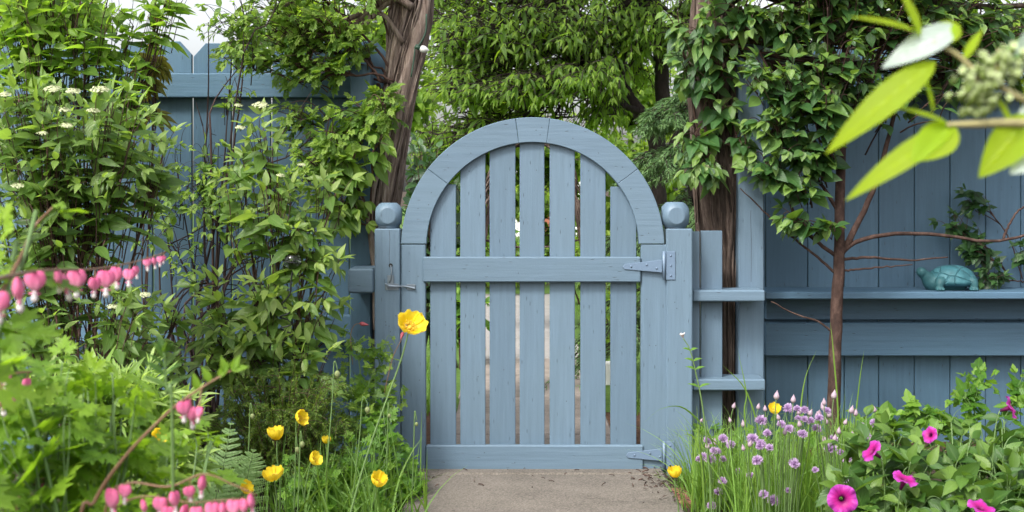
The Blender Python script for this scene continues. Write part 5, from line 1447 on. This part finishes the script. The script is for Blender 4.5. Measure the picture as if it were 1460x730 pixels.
# spruce
sp = thing('spruce', 'soft light green spruce with drooping boughs behind the hinge post', 'tree', grd(990, 1.6)); la, sa = Acc(), Acc(); rg = np.random.default_rng(731)
cx_ = grd(990, 1.6); tube(sa, np.array([cx_, cx_ + [0, 0, .8], cx_ + [0, 0, 1.75]]), [.05, .035, .006], 8)
for i in range(85):
    h = rg.uniform(.15, 1.65); an = rg.uniform(0, 6.28); l = (1.75 - h) * .38 + .06
    p0 = cx_ + [0, 0, h]; p1 = p0 + [math.cos(an) * l, math.sin(an) * l, -l * .25]
    needles(la, sa, rg, p0, p1, .035, 90, .005, .7, .15)
    for b in range(11):
        f = rg.uniform(.25, 1); q0 = p0 + (p1 - p0) * f + [0, 0, .03]; a2 = an + rg.choice([-1, 1]) * rg.uniform(.4, 1)
        needles(la, sa, rg, q0, q0 + np.array([math.cos(a2), math.sin(a2), -.75]) * l * .4, .033, 64, .003, .7, .15, .2)
la.build('boughs', LF_SPR, sp); sa.build('trunk', DBARK, sp)

# twig arch seen through the gate gaps
ta = thing('twig_arch', 'rustic arch of twisted twigs standing over the path behind the gate', 'trellis', grd(760, 1.3)); Yx = 1.3
a = Acc(); q = S(Yx)
t = np.linspace(0, math.pi, 16)
arc = [grd(680, Yx)] + [W(680, 500, Yx), W(682, 400, Yx)] + [W(759 - 67 * math.cos(k), 300 - 100 * math.sin(k), Yx) for k in t] + [W(838, 400, Yx), W(840, 500, Yx)] + [grd(840, Yx)]
bundle(a, arc, [12 / q, 13 / q, 14 / q, 14 / q, 13 / q, 12 / q], 7, 30, 3, 1, 90); a.build('hoop', VBARK2, ta)
a = Acc(); bundle(a, [W(692, 342, Yx), W(735, 352, Yx), W(780, 352, Yx), W(826, 342, Yx)], [9 / q, 12 / q, 12 / q, 9 / q], 5, 8, 4, 1, 30); a.build('crossbar', VBARK2, ta)

# low planting past the lawn, white garage
for i, (px, Y, w_, lab) in enumerate([(655, 2.6, 40, 'leafy bush left of the far path, seen through the first gap'), (880, 2.4, 40, 'leafy bush right of the far path, seen through the last gap'), (720, 7.2, 60, 'broad bush at the far end of the paved path'), (830, 6.4, 60, 'dark bush beside the end of the paved path')]):
    s_ = S(Y)
    bushy('garden_bush', lab, 'shrub', 741 + i, grd(px, Y), [(px, HY + (H - .45) * s_, Y, w_, .32 * s_, .3, 34), (px - w_ * .5, HY + (H - .3) * s_, Y, w_ * .6, .22 * s_, .25, 18), (px + w_ * .5, HY + (H - .3) * s_, Y, w_ * .6, .22 * s_, .25, 18)],
          LF_LOW if i % 2 == 0 else LF_CHERRY, TWIG, .085, .5, step=.07, droop=.4, stem_r=.01, twig_r=.003, group='bushes beyond the gate', twig_len=.25)
hg = thing('garage', 'white garage with a grey roof glimpsed through the gate gaps', 'building', grd(740, 22))
WHT = mat_plain('white_siding', (.75, .76, .76), .6, 0, .1, 5)
gx0 = grd(740, 22)[0]; a = Acc()
for i in range(12): box(a, gx0 - 1.2, gx0 + 1.3, 22 + .004 * (i % 2), 25.5, i * .15, (i + 1) * .15 - .004, .01, (0, 0, .5))
a.build('wall', WHT, hg, False)
a = Acc(); box(a, gx0 - 1.4, gx0 + 1.5, 21.7, 25.8, 1.83, 1.9, .01)
prism(a, [(gx0 - 1.4, 1.904), (gx0, 2.3), (gx0 + 1.5, 1.904)][::-1], 21.75, 25.8, .01); a.build('roof', mat_plain('grey_shingle', (.12, .12, .12), .9, 0, .3, 8), hg, False)
a = Acc(); box(a, gx0 + .25, gx0 + .95, 21.96, 21.999, 0, 1.75, .01); a.build('door', mat_plain('brick_red_door', (.3, .1, .06), .5), hg, False)
wp = Acc(); p = W(868, 530, 2.0); box(wp, p[0] - .03, p[0] + .03, 1.97, 2.03, -.05, p[2] + .05, .006); o = wp.build('marker_post', WHT, None, False, base=grd(868, 2.0)); o['label'] = 'short white post beside the far path'; o['category'] = 'post'

# ---------------------------------------------------------------- light, sky, camera
w = bpy.data.worlds.new('World'); sc.world = w; w.use_nodes = True
nt = w.node_tree; bg = nt.nodes['Background']
sky = nt.nodes.new('ShaderNodeTexSky'); sky.sky_type = 'NISHITA'; sky.sun_disc = False
EL, AZM = rad(48), math.atan2(-.45, -.6)
sky.sun_elevation = EL; sky.sun_rotation = AZM; sky.air_density = 1.0; sky.dust_density = 5.0; sky.ozone_density = 1.0
hs = nt.nodes.new('ShaderNodeHueSaturation'); hs.inputs['Saturation'].default_value = .25; hs.inputs['Value'].default_value = 1.12
nt.links.new(sky.outputs[0], hs.inputs['Color']); nt.links.new(hs.outputs[0], bg.inputs[0]); bg.inputs[1].default_value = .15
sd = bpy.data.lights.new('sun', 'SUN'); sd.energy = 1.5; sd.angle = rad(10); sd.color = (1, .96, .9)
so = bpy.data.objects.new('sun', sd); COL.objects.link(so)
to_sun = Vector((math.sin(AZM) * math.cos(EL), math.cos(AZM) * math.cos(EL), math.sin(EL)))
so.rotation_euler = to_sun.to_track_quat('Z', 'Y').to_euler(); so.location = to_sun * 20

cd = bpy.data.cameras.new('camera'); cam = bpy.data.objects.new('camera', cd); COL.objects.link(cam)
cam.location = (0, -D, H); cam.rotation_euler = (rad(90), 0, 0)
cd.sensor_width = 36; cd.lens = F / 1460 * 36; cd.shift_y = (HY - 365) / 1460; cd.clip_start = .05; cd.clip_end = 1500
cd.dof.use_dof = True; cd.dof.focus_distance = D - .15; cd.dof.aperture_fstop = 8.5
sc.camera = cam
vs = sc.view_settings; vs.view_transform = 'Standard'; vs.look = 'None'; vs.exposure = 1.12; vs.gamma = 1; vs.use_curve_mapping = False
cy = sc.cycles; cy.max_bounces = 8; cy.diffuse_bounces = 4; cy.glossy_bounces = 2; cy.transmission_bounces = 5; cy.transparent_max_bounces = 6
cy.use_denoising = True; cy.caustics_reflective = False; cy.caustics_refractive = False
